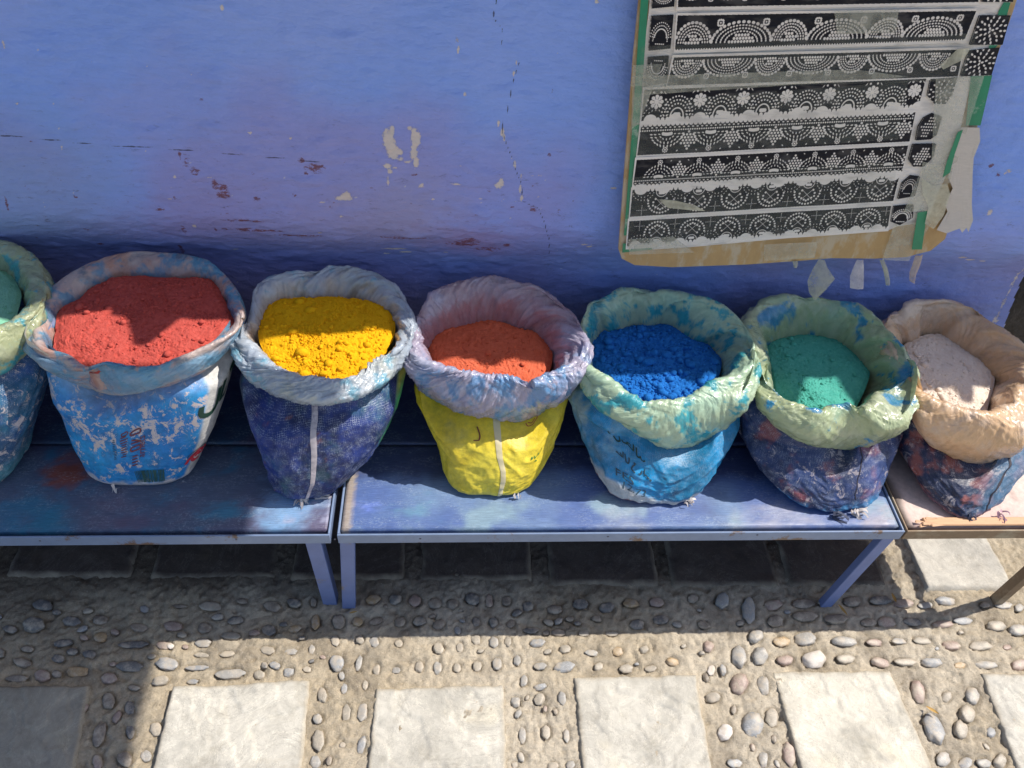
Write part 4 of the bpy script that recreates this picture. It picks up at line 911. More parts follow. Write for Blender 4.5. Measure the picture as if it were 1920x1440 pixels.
SACKS = [
 dict(seed=1, zc=.600, zp=.560, label='leftmost sack, cut by the frame edge, pale green powder in a yellow-green liner', liner=L_g0, body=B_g0, pname='pale_green_pigment', powder=((.20,.50,.34),(.28,.60,.42)), clump=.5, lumps=60, dust=.15, crease=.7, fine=.5,
   outer=[(-238,580),(-222,512),(-165,468),(-80,450),(0,455),(45,470),(70,490),(88,535),(84,590),(60,645),(30,675),(0,697),(-60,715),(-130,705),(-190,675),(-228,630)],
   inner=[(-170,580),(-150,530),(-80,502),(-5,507),(24,540),(27,562),(15,600),(0,613),(-60,640),(-130,630)],
   base=(-1.10,-.90,.89,1.10), left=[(-235,690),(-235,740),(-210,850),(-170,905)], right=[(92,680),(92,720),(60,820),(20,895),(5,905)]),
 dict(seed=2, zc=.585, zp=.566, label='sack of dark red powder with worn sky blue front, heaped full', liner=L_red, body=B_red, pname='red_pigment', powder=((.44,.065,.05),(.60,.12,.095)), clump=.9, lumps=330, lsize=.8, big=((3, .004, .0055), (12, .002, .0035), (90, .001, .0018)), dome=.012, crease=.3, bulge=.7, thick=.009, dust=.25, hem=.05, sq=3.4, crumple=.45, belly=.6, lump=.004, straight=1, bl=.80, inw=.040,
   outer=[(42,652),(62,600),(90,545),(150,505),(225,478),(300,474),(345,478),(388,489),(425,520),(448,560),(457,603),(440,640),(400,680),(330,712),(270,733),(217,738),(167,727),(96,698),(60,672)],
   inner=[(88,650),(106,612),(125,576),(152,560),(175,541),(210,527),(250,522),(330,523),(385,527),(415,570),(430,603),(400,632),(370,655),(330,672),(290,685),(240,686),(200,680),(160,690),(128,668)],
   base=(-.700,-.560,.905,1.09), left=[(68,690),(90,720),(112,782),(137,832),(162,882),(178,906)], right=[(454,648),(438,700),(415,765),(375,844),(347,893),(336,908)]),
 dict(seed=3, zc=.560, zp=.532, label='sack of bright yellow powder in a pale grey-blue liner, navy woven body', liner=L_yel, body=B_yel, pname='yellow_ochre_pigment', powder=((.76,.37,.008),(.88,.50,.015)), clump=1.1, lumps=520, lsize=1., big=((3, .004, .006), (12, .002, .0035), (120, .0012, .002)), dome=.012, crease=1.0, dust=.35, thick=.026, crumple=1.25,
   outer=[(443,660),(447,625),(460,590),(475,545),(500,524),(550,512),(610,500),(640,498),(700,510),(740,535),(765,565),(777,605),(775,640),(760,675),(730,705),(690,730),(650,745),(610,752),(560,748),(520,738),(480,715),(455,690)],
   inner=[(492,640),(499,600),(510,575),(545,562),(610,560),(660,562),(700,570),(728,595),(731,620),(715,655),(680,690),(645,709),(590,708),(540,695),(505,680)],
   base=(-.395,-.245,.872,1.08), left=[(452,690),(452,740),(468,800),(492,870),(512,920)], right=[(770,680),(752,745),(718,820),(678,880),(640,915),(632,920)]),
 dict(seed=4, zc=.540, zp=.468, label='sack of orange-red powder in a lilac liner, bright yellow woven body', liner=L_ora, body=B_ora, pname='orange_pigment', powder=((.56,.11,.05),(.72,.18,.10)), clump=.8, lumps=120, lsize=.6, dome=.010, crease=1.15, dust=.4, thick=.028, crumple=.9,
   outer=[(768,680),(772,635),(780,592),(790,570),(820,545),(870,527),(915,520),(965,530),(1010,540),(1055,565),(1082,590),(1100,630),(1103,665),(1090,705),(1060,740),(1020,765),(980,782),(930,783),(880,775),(830,755),(795,735),(773,710)],
   inner=[(808,650),(813,635),(830,620),(870,610),(930,605),(965,615),(1000,627),(1028,658),(1031,675),(1018,692),(990,715),(965,708),(935,702),(900,700),(850,690),(822,672)],
   base=(.000,.145,.880,1.07), left=[(782,730),(785,760),(798,800),(828,868),(852,920),(862,930)], right=[(1066,730),(1062,760),(1050,820),(1015,880),(985,922),(978,928)]),
 dict(seed=5, zc=.520, zp=.445, label='sack of deep blue lumpy powder in a mint green liner, turquoise printed body', liner=L_blu, body=B_blu, pname='ultramarine_pigment', powder=((.010,.11,.42),(.03,.21,.64)), clump=1.3, crumple=1.5, lumps=600, lsize=1.7, big=((13, .0055, .0100), (60, .003, .005), (150, .0015, .003)), dome=.012, crease=1.15, dust=.08, fine=.5, thick=.028, bulge=1.3,
   outer=[(1087,690),(1084,640),(1090,592),(1120,557),(1175,543),(1240,545),(1300,558),(1350,577),(1395,610),(1414,640),(1420,680),(1412,730),(1385,775),(1340,810),(1290,828),(1250,831),(1200,812),(1160,785),(1120,750),(1096,718)],
   inner=[(1116,670),(1118,645),(1140,622),(1180,612),(1225,609),(1252,606),(1290,630),(1330,652),(1350,690),(1330,708),(1305,725),(1260,745),(1210,750),(1190,745),(1160,725),(1135,698)],
   base=(.355,.505,.862,1.06), left=[(1068,700),(1068,745),(1076,800),(1108,868),(1150,920),(1180,945)], right=[(1388,770),(1384,810),(1366,862),(1335,895),(1310,930),(1306,938)]),
 dict(seed=6, zc=.505, zp=.425, label='sack of sea green powder in an olive liner with blue smears, dark patched body', liner=L_grn, body=B_grn, pname='viridian_pigment', powder=((.05,.32,.26),(.12,.46,.38)), clump=.7, lumps=90, lsize=.8, dome=.010, crease=1.05, dust=.12, fine=.5, thick=.028, bulge=1.4,
   outer=[(1418,692),(1410,650),(1397,612),(1414,577),(1450,561),(1510,556),(1550,558),(1600,570),(1640,595),(1672,625),(1702,665),(1720,710),(1718,755),(1700,795),(1660,820),(1600,836),(1545,835),(1500,820),(1455,795),(1430,765),(1420,730)],
   inner=[(1446,668),(1452,640),(1480,631),(1540,629),(1575,643),(1605,670),(1630,702),(1636,735),(1612,764),(1580,752),(1560,752),(1540,765),(1500,755),(1472,740),(1458,705)],
   base=(.735,.880,.842,1.05), left=[(1388,780),(1386,810),(1400,850),(1445,905),(1500,945),(1535,962)], right=[(1696,790),(1690,830),(1670,880),(1648,935),(1640,945)], crumple=1.3),
 dict(seed=7, zc=.490, zp=.418, label='rightmost sack, cream white powder in a peach orange liner, stained navy body', liner=L_wht, body=B_wht, pname='white_chalk_pigment', powder=((.74,.60,.49),(.86,.77,.68)), clump=.8, lumps=160, lsize=.9, dome=.012, crease=1.1, dust=.10, fine=.5, thick=.028, bulge=1.4,
   outer=[(1712,760),(1690,700),(1667,650),(1656,606),(1694,574),(1740,566),(1790,567),(1835,580),(1870,608),(1902,635),(1945,672),(1965,725),(1955,790),(1910,842),(1870,858),(1830,860),(1790,848),(1750,830),(1722,800)],
   inner=[(1702,655),(1716,640),(1775,628),(1802,650),(1850,688),(1885,722),(1895,745),(1866,763),(1845,773),(1820,771),(1780,760),(1740,745),(1722,720),(1708,690)],
   base=(.985,1.13,.828,1.03), left=[(1672,800),(1676,830),(1700,875),(1738,930),(1765,955)], right=[(1950,800),(1940,850),(1905,910),(1868,955),(1862,962)], crumple=1.3),
]
BUILT = [make_sack(d) for d in SACKS]

# ---- printing, seams and frayed ends on the bags
ink = lambda n_, c: mat_plain(n_, c, .5, .5, 60, None)
def strip_on(body, pts, w, mat, root, name, off=.0012):
    """a tape following the bag: pts = [(angle in turns, height)]"""
    a = np.array(pts); k = np.linspace(0, len(a)-1, 60); T = np.interp(k, range(len(a)), a[:, 0])*2*math.pi; V_ = np.interp(k, range(len(a)), a[:, 1])
    L, Rr = [], []
    for dw, out in ((-w/2, L), (w/2, Rr)):
        q = body(T+dw, V_); c_ = body(T, V_*0+.5).mean(0); n_ = q-[c_[0], 1.15, 0]; n_[:, 2] = 0; n_ /= np.linalg.norm(n_, axis=1)[:, None]; out.append(q+n_*off)
    V = np.stack([L[0], body(T, V_)+n_*off*1.8, Rr[0]], 1)
    return mesh(name, V, gridf(60, 3), mat, root)
def text_on(s, body, root, t0, v0, size, mat, rot=0., name='lettering', flip=1, aspect=1., width_m=.17):
    cu = bpy.data.curves.new('txt', 'FONT'); cu.body = s; cu.size = 1; cu.resolution_u = 3
    tmp = bpy.data.objects.new('txt', cu); S.collection.objects.link(tmp)
    me = tmp.to_mesh(); V = np.array([v.co[:] for v in me.vertices]); Fq = [list(p.vertices) for p in me.polygons]; tmp.to_mesh_clear()
    bpy.data.objects.remove(tmp); bpy.data.curves.remove(cu)
    if not len(V): return None
    x, y = V[:, 0]*size*aspect, V[:, 1]*size; c, s_ = math.cos(rot), math.sin(rot); x, y = x*c-y*s_, x*s_+y*c
    # measure the surface so that sizes are metres
    e = .02; T0 = t0*2*math.pi; p = body(np.array([T0-e, T0+e]), np.array([v0, v0])); kt = np.linalg.norm(p[1]-p[0])/(2*e)
    p = body(np.array([T0, T0]), np.array([v0-e, v0+e])); kv = np.linalg.norm(p[1]-p[0])/(2*e)
    T = T0+x/kt; V_ = v0+y/kv; q = body(T, V_); q2 = body(T+.01, V_)-body(T-.01, V_); q3 = body(T, V_+.01)-body(T, V_-.01)
    n_ = np.cross(q2, q3); n_ /= np.linalg.norm(n_, axis=1)[:, None]+1e-9
    return mesh(name, q+n_*.0014, Fq, mat, root, smooth=False)
def strokes_on(body, root, t0, v0, lines, size, w, mat, name='lettering'):
    """hand-drawn strokes (for script and marks) laid on the bag; lines in units of size"""
    e = .02; T0 = t0*2*math.pi; p = body(np.array([T0-e, T0+e]), np.array([v0, v0])); kt = np.linalg.norm(p[1]-p[0])/(2*e)
    p = body(np.array([T0, T0]), np.array([v0-e, v0+e])); kv = np.linalg.norm(p[1]-p[0])/(2*e)
    VV = []; FF = []; base = 0
    for ln in lines:
        a = np.array(ln, float); k = np.linspace(0, len(a)-1, max(3, 6*(len(a)-1)+1))
        i = np.clip(k.astype(int), 0, len(a)-2); t = (k-i)[:, None]; g = lambda j: a[np.clip(j, 0, len(a)-1)]
        q = .5*(2*g(i)+(g(i+1)-g(i-1))*t+(2*g(i-1)-5*g(i)+4*g(i+1)-g(i+2))*t*t+(3*g(i)-g(i-1)-3*g(i+1)+g(i+2))*t**3)*size
        dd = np.gradient(q, axis=0); dd /= np.linalg.norm(dd, axis=1)[:, None]+1e-9; nn = np.stack([-dd[:, 1], dd[:, 0]], -1)
        for sg in (-1, 0, 1):
            pp = q+nn*w/2*sg; T = T0+pp[:, 0]/kt; V_ = v0+pp[:, 1]/kv; P = body(T, V_)
            n_ = np.cross(body(T+.01, V_)-body(T-.01, V_), body(T, V_+.01)-body(T, V_-.01)); n_ /= np.linalg.norm(n_, axis=1)[:, None]+1e-9
            VV.append(P+n_*(.0014+.0004*(sg == 0)))
        m_ = len(q)
        FF += [[base+r*m_+j, base+r*m_+j+1, base+(r+1)*m_+j+1, base+(r+1)*m_+j] for r in (0, 1) for j in range(m_-1)]; base += 3*m_
    return mesh(name, np.vstack(VV), FF, mat, root, smooth=True)
red_r, red_b = BUILT[1][0], BUILT[1][1]
MARO = ink('faded_maroon_ink', (.16, .04, .06)); DGRN = ink('dark_green_ink', (.012, .05, .035)); REDI = ink('red_ink', (.45, .03, .05)); DBLU = ink('dark_ink', (.03, .07, .10))
text_on('arnets', red_b, red_r, .776, .375, .020, MARO, math.pi/2)
_d = lambda n_, w_, k_, sd: [[(random.Random(sd+i).uniform(-w_, -w_*.5), i*k_), (random.Random(sd+i*3).uniform(w_*.3, w_), i*k_+.1)] for i in range(n_)]
strokes_on(red_b, red_r, .735, .42, _d(9, .6, .42, 1)+[[(-.3, 4.), (.5, 4.1), (.5, 3.7), (-.2, 3.6), (-.3, 4.)]], .013, .0022, MARO, 'faded_print')
strokes_on(red_b, red_r, .757, .30, _d(4, .5, .5, 7)+[[(-.5, 2.4), (.5, 2.5), (.5, 3.), (-.5, 2.9), (-.5, 2.4)], [(-.5, 3.6), (.6, 3.6), (-.4, 4.1)], [(-.5, 4.8), (.5, 4.8), (.55, 5.3), (-.4, 5.2), (-.5, 4.8)]], .015, .0030, MARO, 'faded_print')
strokes_on(red_b, red_r, .715, .40, _d(12, .35, .4, 11), .010, .0014, DBLU, 'faded_print')
rb = random.Random(2)
for i in range(20):
    strokes_on(red_b, red_r, .757+i*.0034, .155, [[(-.08, .5), (.08, -.5)]], .034, rb.choice([.0010, .0015, .0024]), ink('barcode_ink', (.03, .10, .09)) if i == 0 else bpy.data.materials['barcode_ink'], 'barcode_bar')
strokes_on(red_b, red_r, .904, .70, [[(-.9, .0), (-.85, -.5), (-.4, -.65), (0, -.35), (.0, .6)], [(.35, .75), (.35, -.35), (.9, -.2)], [(.75, .75), (1.2, .75), (1.25, .2)]], .038, .010, DGRN, 'lettering')
strokes_on(red_b, red_r, .892, .26, [[(math.cos(a)*.5, math.sin(a)*.5) for a in np.linspace(-.3, 5.2, 12)], [(-.22, -.1), (0, .18), (.22, -.1)], [(-.9, -.5), (-.75, -.1), (-.4, .35), (0, .6)], [(.45, .5), (.75, .3), (.9, .0)]], .024, .0065, REDI, 'emblem')
strokes_on(red_b, red_r, .892, .26, [[(math.cos(a)*.75, math.sin(a)*.62+.02) for a in np.linspace(.6, 2.9, 9)]], .030, .0018, DBLU, 'lettering')
TAPE = mat_plain('seam_tape', (.52, .47, .50), .45, .3, 50, (120, .3, .001), 0, (.14, .12, .2), (.48, .6))
TAPEO = mat_plain('pale_seam_tape', (.66, .58, .36), .4, .2, 50, (120, .3, .001))
strip_on(BUILT[2][1], [(.755, .02), (.750, .3), (.748, .6), (.745, .93)], .075, TAPE, BUILT[2][0], 'seam_tape')
strip_on(BUILT[3][1], [(.775, .02), (.768, .3), (.757, .6), (.757, .95)], .085, TAPEO, BUILT[3][0], 'seam_tape')
BRN = ink('brown_ink', (.16, .035, .02)); GRNI = ink('green_ink', (.03, .20, .05))
strokes_on(BUILT[3][1], BUILT[3][0], .712, .76, [[(.2, .55), (.3, 0), (.1, -.45), (-.25, -.4)]], .028, .0028, BRN, 'hook_mark')
strokes_on(BUILT[3][1], BUILT[3][0], .845, .60, [[(-1., -.2), (-.8, .1), (-.7, -.2)], [(-.4, .1), (-.2, -.3), (.1, -.1)], [(.3, .2), (.4, -.2), (.7, 0), (.9, .4)], [(-.3, -.9), (-.1, -.7), (.2, -1.)]], .014, .0018, GRNI)
strokes_on(BUILT[3][1], BUILT[3][0], .825, .86, [[(-1, .2), (-.6, -.4), (.2, -.45), (.9, .0), (1., .4)], [(-.6, .2), (0, -.1), (.6, .25)]], .014, .0018, REDI, 'emblem')
bb, br_ = BUILT[4][1], BUILT[4][0]
# two lines of Arabic script, then FES and 12.73
ar1 = [[(1.9, .2), (1.75, -.05), (1.5, -.05), (1.35, .15), (1.2, -.05), (.9, -.05), (.85, .65)], [(.55, -.05), (.55, .7)], [(.3, .3), (.1, .35), (-.2, .15), (.1, -.05), (.5, -.05)], [(-.2, -.0), (-.6, -.05), (-.7, .1)], [(-1.0, .2), (-.95, -.2), (-1.3, -.4), (-1.6, -.1)], [(-1.25, .35), (-1.2, .4)], [(-2.1, .35), (-2.1, -.25)], [(-2.35, .0), (-1.85, .05)]]
ar2 = [[(2.0, .2), (1.9, -.05), (1.7, .1), (1.6, -.05), (1.4, .1), (1.2, -.05), (1.15, .6)], [(1.7, .4), (1.75, .45)], [(1.55, .5), (1.6, .55)], [(.9, .15), (.8, -.25), (.55, -.35)], [(.2, .3), (.0, .35), (.05, .1), (-.1, -.05), (-.2, -.4), (.2, -.5)], [(-.5, .6), (-.55, -.05), (-.8, -.05), (-.9, .6)], [(-1.1, .6), (-1.15, -.05)], [(-1.45, .25), (-1.3, -.05), (-1.7, -.05), (-1.75, .1), (-1.9, -.05)]]
strokes_on(bb, br_, .685, .66, [[(x+.15*y, y-.22*x) for x, y in l] for l in ar1], .021, .0032, DGRN)
strokes_on(bb, br_, .690, .50, [[(x+.15*y, y-.22*x) for x, y in l] for l in ar2], .021, .0030, DBLU)
text_on('FES', bb, br_, .648, .345, .025, DBLU, -.22, aspect=1.15)
text_on('12.73', bb, br_, .655, .235, .024, DBLU, -.22)
# dark seam on the rightmost bag
strip_on(BUILT[6][1], [(.80, .02), (.80, .5), (.805, .95)], .030, mat_plain('dark_seam', (.03, .025, .04), .6), BUILT[6][0], 'seam_tape')
strip_on(BUILT[5][1], [(.80, .25), (.802, .5), (.80, .9)], .012, bpy.data.materials['dark_seam'], BUILT[5][0], 'seam_tape')
# frayed tails of woven tape at the foot of the bags
def tail(i, p, n_, L, mat, spread=.8, seed=0, ang0=-1.6, name='frayed_tail'):
    r_ = random.Random(seed); VV = []; FF = []; base = 0
    for k in range(n_):
        a = ang0+r_.uniform(-spread, spread); l = L*r_.uniform(.4, 1.1); w_ = r_.uniform(.0012, .004)
        q = np.array([p[0]+r_.uniform(-.008, .008), p[1]+r_.uniform(-.004, .004), ZB+.006+r_.uniform(0, .008)])
        dirv = np.array([math.cos(a), math.sin(a), 0]); nn = np.array([-dirv[1], dirv[0], 0])
        for j in range(5):
            t = j/4; c = q+dirv*l*t+np.array([0, 0, .007*math.sin(3*t+k)-.006*t]); c[2] = max(c[2], ZB+.0015)
            VV += [c-nn*w_*(1-.6*t), c+nn*w_*(1-.6*t)+[0, 0, .002]]
        FF += [[base+2*j, base+2*j+1, base+2*j+3, base+2*j+2] for j in range(4)]; base += 10
    mesh(name, VV, FF, mat, BUILT[i][0])
PALE = mat_plain('pale_fray', (.60, .54, .52), .6); DKF = mat_plain('dark_fray', (.06, .07, .12), .6)
tail(2, onz(568, 938, ZB), 16, .020, PALE, .9, 1, -1.5); tail(2, onz(590, 934, ZB), 8, .032, PALE, .25, 2, .1)
tail(1, onz(222, 920, ZB), 3, .012, PALE, .5, 3, -1.5)
tail(4, onz(1285, 945, ZB), 8, .022, PALE, .8, 4, -.3); tail(5, onz(1600, 965, ZB), 10, .022, PALE, .7, 5, -.3); tail(5, onz(1560, 968, ZB), 8, .030, DKF, .4, 6, -.35)
tail(6, onz(1815, 972, ZB), 9, .016, DKF, .9, 7, -1.2); tail(6, onz(1868, 965, ZB), 7, .022, mat_plain('pink_fray', (.5, .3, .36), .5), .8, 8, -1.2)
tail(3, onz(968, 932, ZB), 3, .008, PALE, .8, 9, -1.)

# ================================================================== LACE-PATTERN BOARD ON THE WALL
KY, KZ, KK = 1.230, .655, .235
def bpt(x, y, off=0.):                     # photograph pixel to the sloping plane of the board
    p = onpl(x, y, KY, KZ, KK); return p+np.array([0, -1., KK])/math.hypot(1, KK)*off
O_ = bpt(1160, 490)
EX = np.array([1., 0, 0]); EZ = np.array([0, KK, 1.])/math.hypot(1, KK)
def bst(p): return np.array([(p-O_)@EX, (p-O_)@EZ])
def z6(x, y): return (1140+x/2.4615, y/2.4615)        # survey sheet of the board
# printed sheet: drawn as a bitmap of its black ink
IW, IH, SX0, SZ0, SC = 1500, 1250, -.03, -.03, 1900.0
ink_ = np.ones((IH, IW), np.float32)*1.0          # 1 white, 0 black
YYg, XXg = np.mgrid[0:IH, 0:IW]
def to_i(px, py):
    s_ = bst(bpt(px, py)); return ((s_[0]-SX0)*SC, (s_[1]-SZ0)*SC)
def fill_poly(pts, v):
    P = [to_i(*q) for q in pts]; inside = np.zeros(ink_.shape, bool); n_ = len(P)
    xs_ = [p[0] for p in P]; ys_ = [p[1] for p in P]
    x0, x1, y0, y1 = int(max(0, min(xs_))), int(min(IW, max(xs_)+1)), int(max(0, min(ys_))), int(min(IH, max(ys_)+1))
    if x1 <= x0 or y1 <= y0: return
    X, Y = XXg[y0:y1, x0:x1], YYg[y0:y1, x0:x1]; ins = np.zeros(X.shape, bool)
    for i in range(n_):
        (xa, ya), (xb, yb) = P[i], P[(i+1) % n_]
        if ya == yb: continue
        c_ = ((ya > Y) != (yb > Y)) & (X < (xb-xa)*(Y-ya)/(yb-ya)+xa); ins ^= c_
    ink_[y0:y1, x0:x1][ins] = v
def dot(x, y, rx, ry, v, rot=0.):
    r = int(max(rx, ry))+2; x0, x1, y0, y1 = int(max(0, x-r)), int(min(IW, x+r+1)), int(max(0, y-r)), int(min(IH, y+r+1))
    if x1 <= x0 or y1 <= y0: return
    X, Y = XXg[y0:y1, x0:x1]-x, YYg[y0:y1, x0:x1]-y; c, s_ = math.cos(rot), math.sin(rot)
    d_ = np.sqrt(((X*c+Y*s_)/rx)**2+((-X*s_+Y*c)/ry)**2)
    a = np.clip((1.15-d_)*min(rx, ry), 0, 1); W_ = ink_[y0:y1, x0:x1]; W_[:] = W_*(1-a)+v*a
class Row:
    """quad strip given by its corners on the survey sheet; u along, v from top (0) to bottom (1)"""
    def __init__(s, tl, tr, br, bl): s.c = [np.array(to_i(*z6(*q))) for q in (tl, tr, br, bl)]; s.q = (tl, tr, br, bl); s.L = np.linalg.norm(s.c[1]-s.c[0]); s.Hh = np.linalg.norm(s.c[3]-s.c[0])
    def at(s, x, v):            # x in multiples of the row's height
        u = x*s.Hh/s.L; a, b_, c, d = s.c; return (a*(1-u)+b_*u)*(1-v)+(d*(1-u)+c*u)*v
    def n(s): return s.L/s.Hh
    def d(s, x, v, r, r2=None, v_=1, rot=0.):
        p = s.at(x, v); a = s.c[1]-s.c[0]; base = math.atan2(a[1], a[0])
        if 0 <= x <= s.n(): dot(p[0], p[1], r*s.Hh*1.18, (r2 or r)*s.Hh*1.18, v_, base+rot)
    def fan(s, x, v, R, n_, r, sgn, kx=1., r2=None, a0=.0, fill=True):
        for i in range(n_):
            a = math.pi*(i+.5)/n_*(1-2*a0)+math.pi*a0; s.d(x+R*kx*math.cos(a), v-sgn*R*math.sin(a), r, r2, 1, a*sgn*1. if r2 else 0)
def flower(R_, x, v, r):
    R_.d(x, v, r*.35)
    for k in range(8): a = k*math.pi/4; R_.d(x+r*math.cos(a), v+r*math.sin(a), r*.28)
def square_(R_, x, v, r):
    for k in range(12):
        a = k*math.pi/6; R_.d(x+r*math.copysign(abs(math.cos(a))**.6, math.cos(a)), v+r*math.copysign(abs(math.sin(a))**.6, math.sin(a)), r*.30)
    R_.d(x, v, r*.28)
ROWS = []
def big_arches(R_, sgn, first):
    fill_poly([z6(*q) for q in R_.q], 0.); x = .55; base = .83 if sgn > 0 else .10
    for k in range(30):
        if x > R_.n(): break
        wide = k % 2 == 1; kx = 1.55 if wide else .9; H = .62
        R_.fan(x, base, H, 19 if wide else 14, .036, sgn, kx, .046)
        for j, rr in enumerate((.52, .43, .34)): R_.fan(x, base, rr, int(math.pi*rr*(1+kx)/2/.082), .021, sgn, kx, .030)
        for a in np.arange(-.25*kx, .26*kx, .098):
            for j in range(3):
                vv = .03+j*.098
                if (a/kx)**2+vv**2 < .075: R_.d(x+a+(.049 if j % 2 else 0), base-sgn*vv, .034, .036)
        nx = x+(.62*kx+.62*(.9 if wide else 1.55))*1.0+.03; square_(R_, (x+nx)/2+(.05 if not wide else -.05), base-sgn*.60, .085); x = nx
    if sgn > 0:
        x = 0
        while x < R_.n(): R_.d(x, 1.0, .022, .03); x += .085
def scallops(R_, sgn, v_edge, step=.62):
    """zigzag and round bites along one edge"""
    x = .2; k = 0
    while x < R_.n():
        if k % 4 == 0: R_.d(x+.1, v_edge, .17, .15); x += .36
        else: R_.d(x, v_edge+sgn*.0, .052, .075, 1); x += .155
        k += 1
def lace_small(R_, sgn, kind):
    fill_poly([z6(*q) for q in R_.q], 0.); edge = 1.0 if sgn > 0 else 0.; f = lambda t: edge-sgn*t
    n_ = R_.n()
    if kind == 'sun':
        x = 0
        while x < n_:                      # zigzag edge, row of dots
            R_.d(x, f(-.01), .055, .06); R_.d(x+.075, f(.11), .030, .02); R_.d(x, f(.20), .022); R_.d(x+.075, f(.20), .022); x += .15
        x = .9; 
        while x < n_+.5:
            for a in np.linspace(-.14, .14, 9): R_.d(x+a, f(.31+.03*math.cos(a*9)), .035, .045)
            for rr, r1 in ((.23, .022), (.35, .025), (.46, .026)): 
                for i in range(int(31*rr)):
                    a = math.pi*(i+.5)/int(31*rr); R_.d(x+rr*1.15*math.cos(a), f(.28+rr*math.sin(a)), r1*1.6, r1*.75, 1, -a*sgn if sgn > 0 else a)
            flower(R_, x, f(.86), .075)
            for i in range(-2, 3):         # lattice lozenge between the suns
                for j in range(0, 7):
                    xx = x+.72+i*.108+(.054 if j % 2 else 0); vv = .28+j*.095
                    if abs(xx-x-.72)/.30+abs(vv-.56)/.42 < 1: R_.d(xx, f(vv), .032)
            R_.d(x+.40, f(.90), .03, .016, 1, .7); R_.d(x+1.04, f(.90), .03, .016, 1, -.7)
            x += 1.44
    if kind == 'flower':
        x = .45
        while x < n_+.5:
            for rr in (.22, .33): 
                for i in range(int(34*rr)): a = math.pi*(i+.5)/int(34*rr); R_.d(x+rr*1.25*math.cos(a), f(.12+rr*math.sin(a)), .030, .013, 1, -a*sgn if sgn > 0 else a)
            for a in np.linspace(-.5, .5, 13): pass
            xm = x+.72
            for rr in (.44, .56, .68):
                for i in range(int(26*rr)): a = math.pi*(i+.5)/int(26*rr); R_.d(xm+rr*.78*math.cos(a), f(.08+rr*math.sin(a)), .024)
            for i in range(26): a = math.pi*(i+.5)/26; R_.d(xm+.26*math.cos(a)*.85, f(.08+.30*math.sin(a)), .020)
            for a in np.linspace(-.07, .07, 5): R_.d(xm+a, f(.17), .04, .05)
            flower(R_, x, f(.60), .11); flower(R_, x, f(.60), .17)
            R_.d(x-.25, f(.88), .05, .013, 1, .9); R_.d(x+.25, f(.88), .05, .013, 1, -.9)
            for q in ((-.33, .5), (.33, .5), (-.3, .66), (.3, .66), (-.12, .90), (.12, .90)): R_.d(x+q[0], f(q[1]), .028)
            x += 1.44
        scallops(R_, sgn, edge)
    if kind == 'diamond':
        x = .4
        while x < n_+.5:
            for rr in (.20, .31):
                for i in range(int(34*rr)): a = math.pi*(i+.5)/int(34*rr); R_.d(x+rr*1.2*math.cos(a), f(.10+rr*math.sin(a)), .026, .012, 1, -a*sgn if sgn > 0 else a)
            xm = x+.66
            for i in range(15): a = -math.pi*.05+math.pi*1.1*(i+.5)/15; R_.d(xm+.46*math.cos(a), f(.45+.46*math.sin(a)), .029)
            for k in (-1, 1):
                for t in np.linspace(-.2, .2, 14): R_.d(xm+t, f(.55+k*t), .013)
            for i in range(14): a = math.pi*(i+.5)/14; R_.d(xm+.20*math.cos(a), f(.10+.20*math.sin(a)), .017)
            for a in np.linspace(-.07, .07, 5): R_.d(xm+a, f(.17), .035, .04)
            for q in ((-.27, .5), (.27, .5), (-.27, .62), (.27, .62), (-.2, .38), (.2, .38), (0, .78), (-.08, .74), (.08, .74), (-.18, .68), (.18, .68)): R_.d(xm+q[0], f(q[1]), .030)
            for t in np.linspace(-.17, .17, 7): R_.d(x, f(.78+t), .011, .018); R_.d(x+t, f(.78), .018, .011)
            x += 1.32
        scallops(R_, sgn, edge)
rA = Row((322, -90), (1712, -110), (1700, 8), (318, 32)); big_arches(rA, -1, 0)
rB = Row((318, 70), (1690, 48), (1635, 182), (305, 230)); big_arches(rB, 1, 0)
rC = Row((300, 262), (1632, 226), (1605, 350), (268, 392)); big_arches(rC, -1, 0)
rD = Row((165, 412), (1462, 360), (1425, 492), (150, 556)); lace_small(rD, 1, 'flower')
rE = Row((150, 574), (1412, 515), (1385, 650), (132, 714)); lace_small(rE, -1, 'sun')
rF = Row((128, 734), (1378, 668), (1350, 790), (112, 856)); lace_small(rF, 1, 'sun')
rG = Row((110, 872), (1340, 806), (1310, 924), (98, 996)); lace_small(rG, -1, 'diamond')
rH = Row((95, 1016), (1300, 946), (1285, 1050), (85, 1132)); lace_small(rH, 1, 'diamond')
def cell(pts, seed):
    fill_poly([z6(*q) for q in pts], 0.); c = np.mean([to_i(*z6(*q)) for q in pts], 0); r_ = random.Random(seed)
    w_ = np.ptp([to_i(*z6(*q))[0] for q in pts])/2; h_ = np.ptp([to_i(*z6(*q))[1] for q in pts])/2
    return c, w_, h_
def cell_flower(pts, seed):
    c, w_, h_ = cell(pts, seed)
    for rr, n_ in ((.84, 15), (.60, 10), (.36, 7), (.12, 3)):
        for i in range(n_): a = i*2*math.pi/n_+rr; dot(c[0]+w_*rr*math.cos(a), c[1]+h_*rr*math.sin(a), w_*.085, w_*.055, 1., a)
def cell_lattice(pts, seed):
    c, w_, h_ = cell(pts, seed)
    for i in range(-3, 4):
        for j in range(-3, 4):
            if abs(i)/3.4+abs(j)/4.4 < 1: dot(c[0]+i*w_*.22+j*2, c[1]+j*h_*.22, w_*.075, w_*.075, 1.)
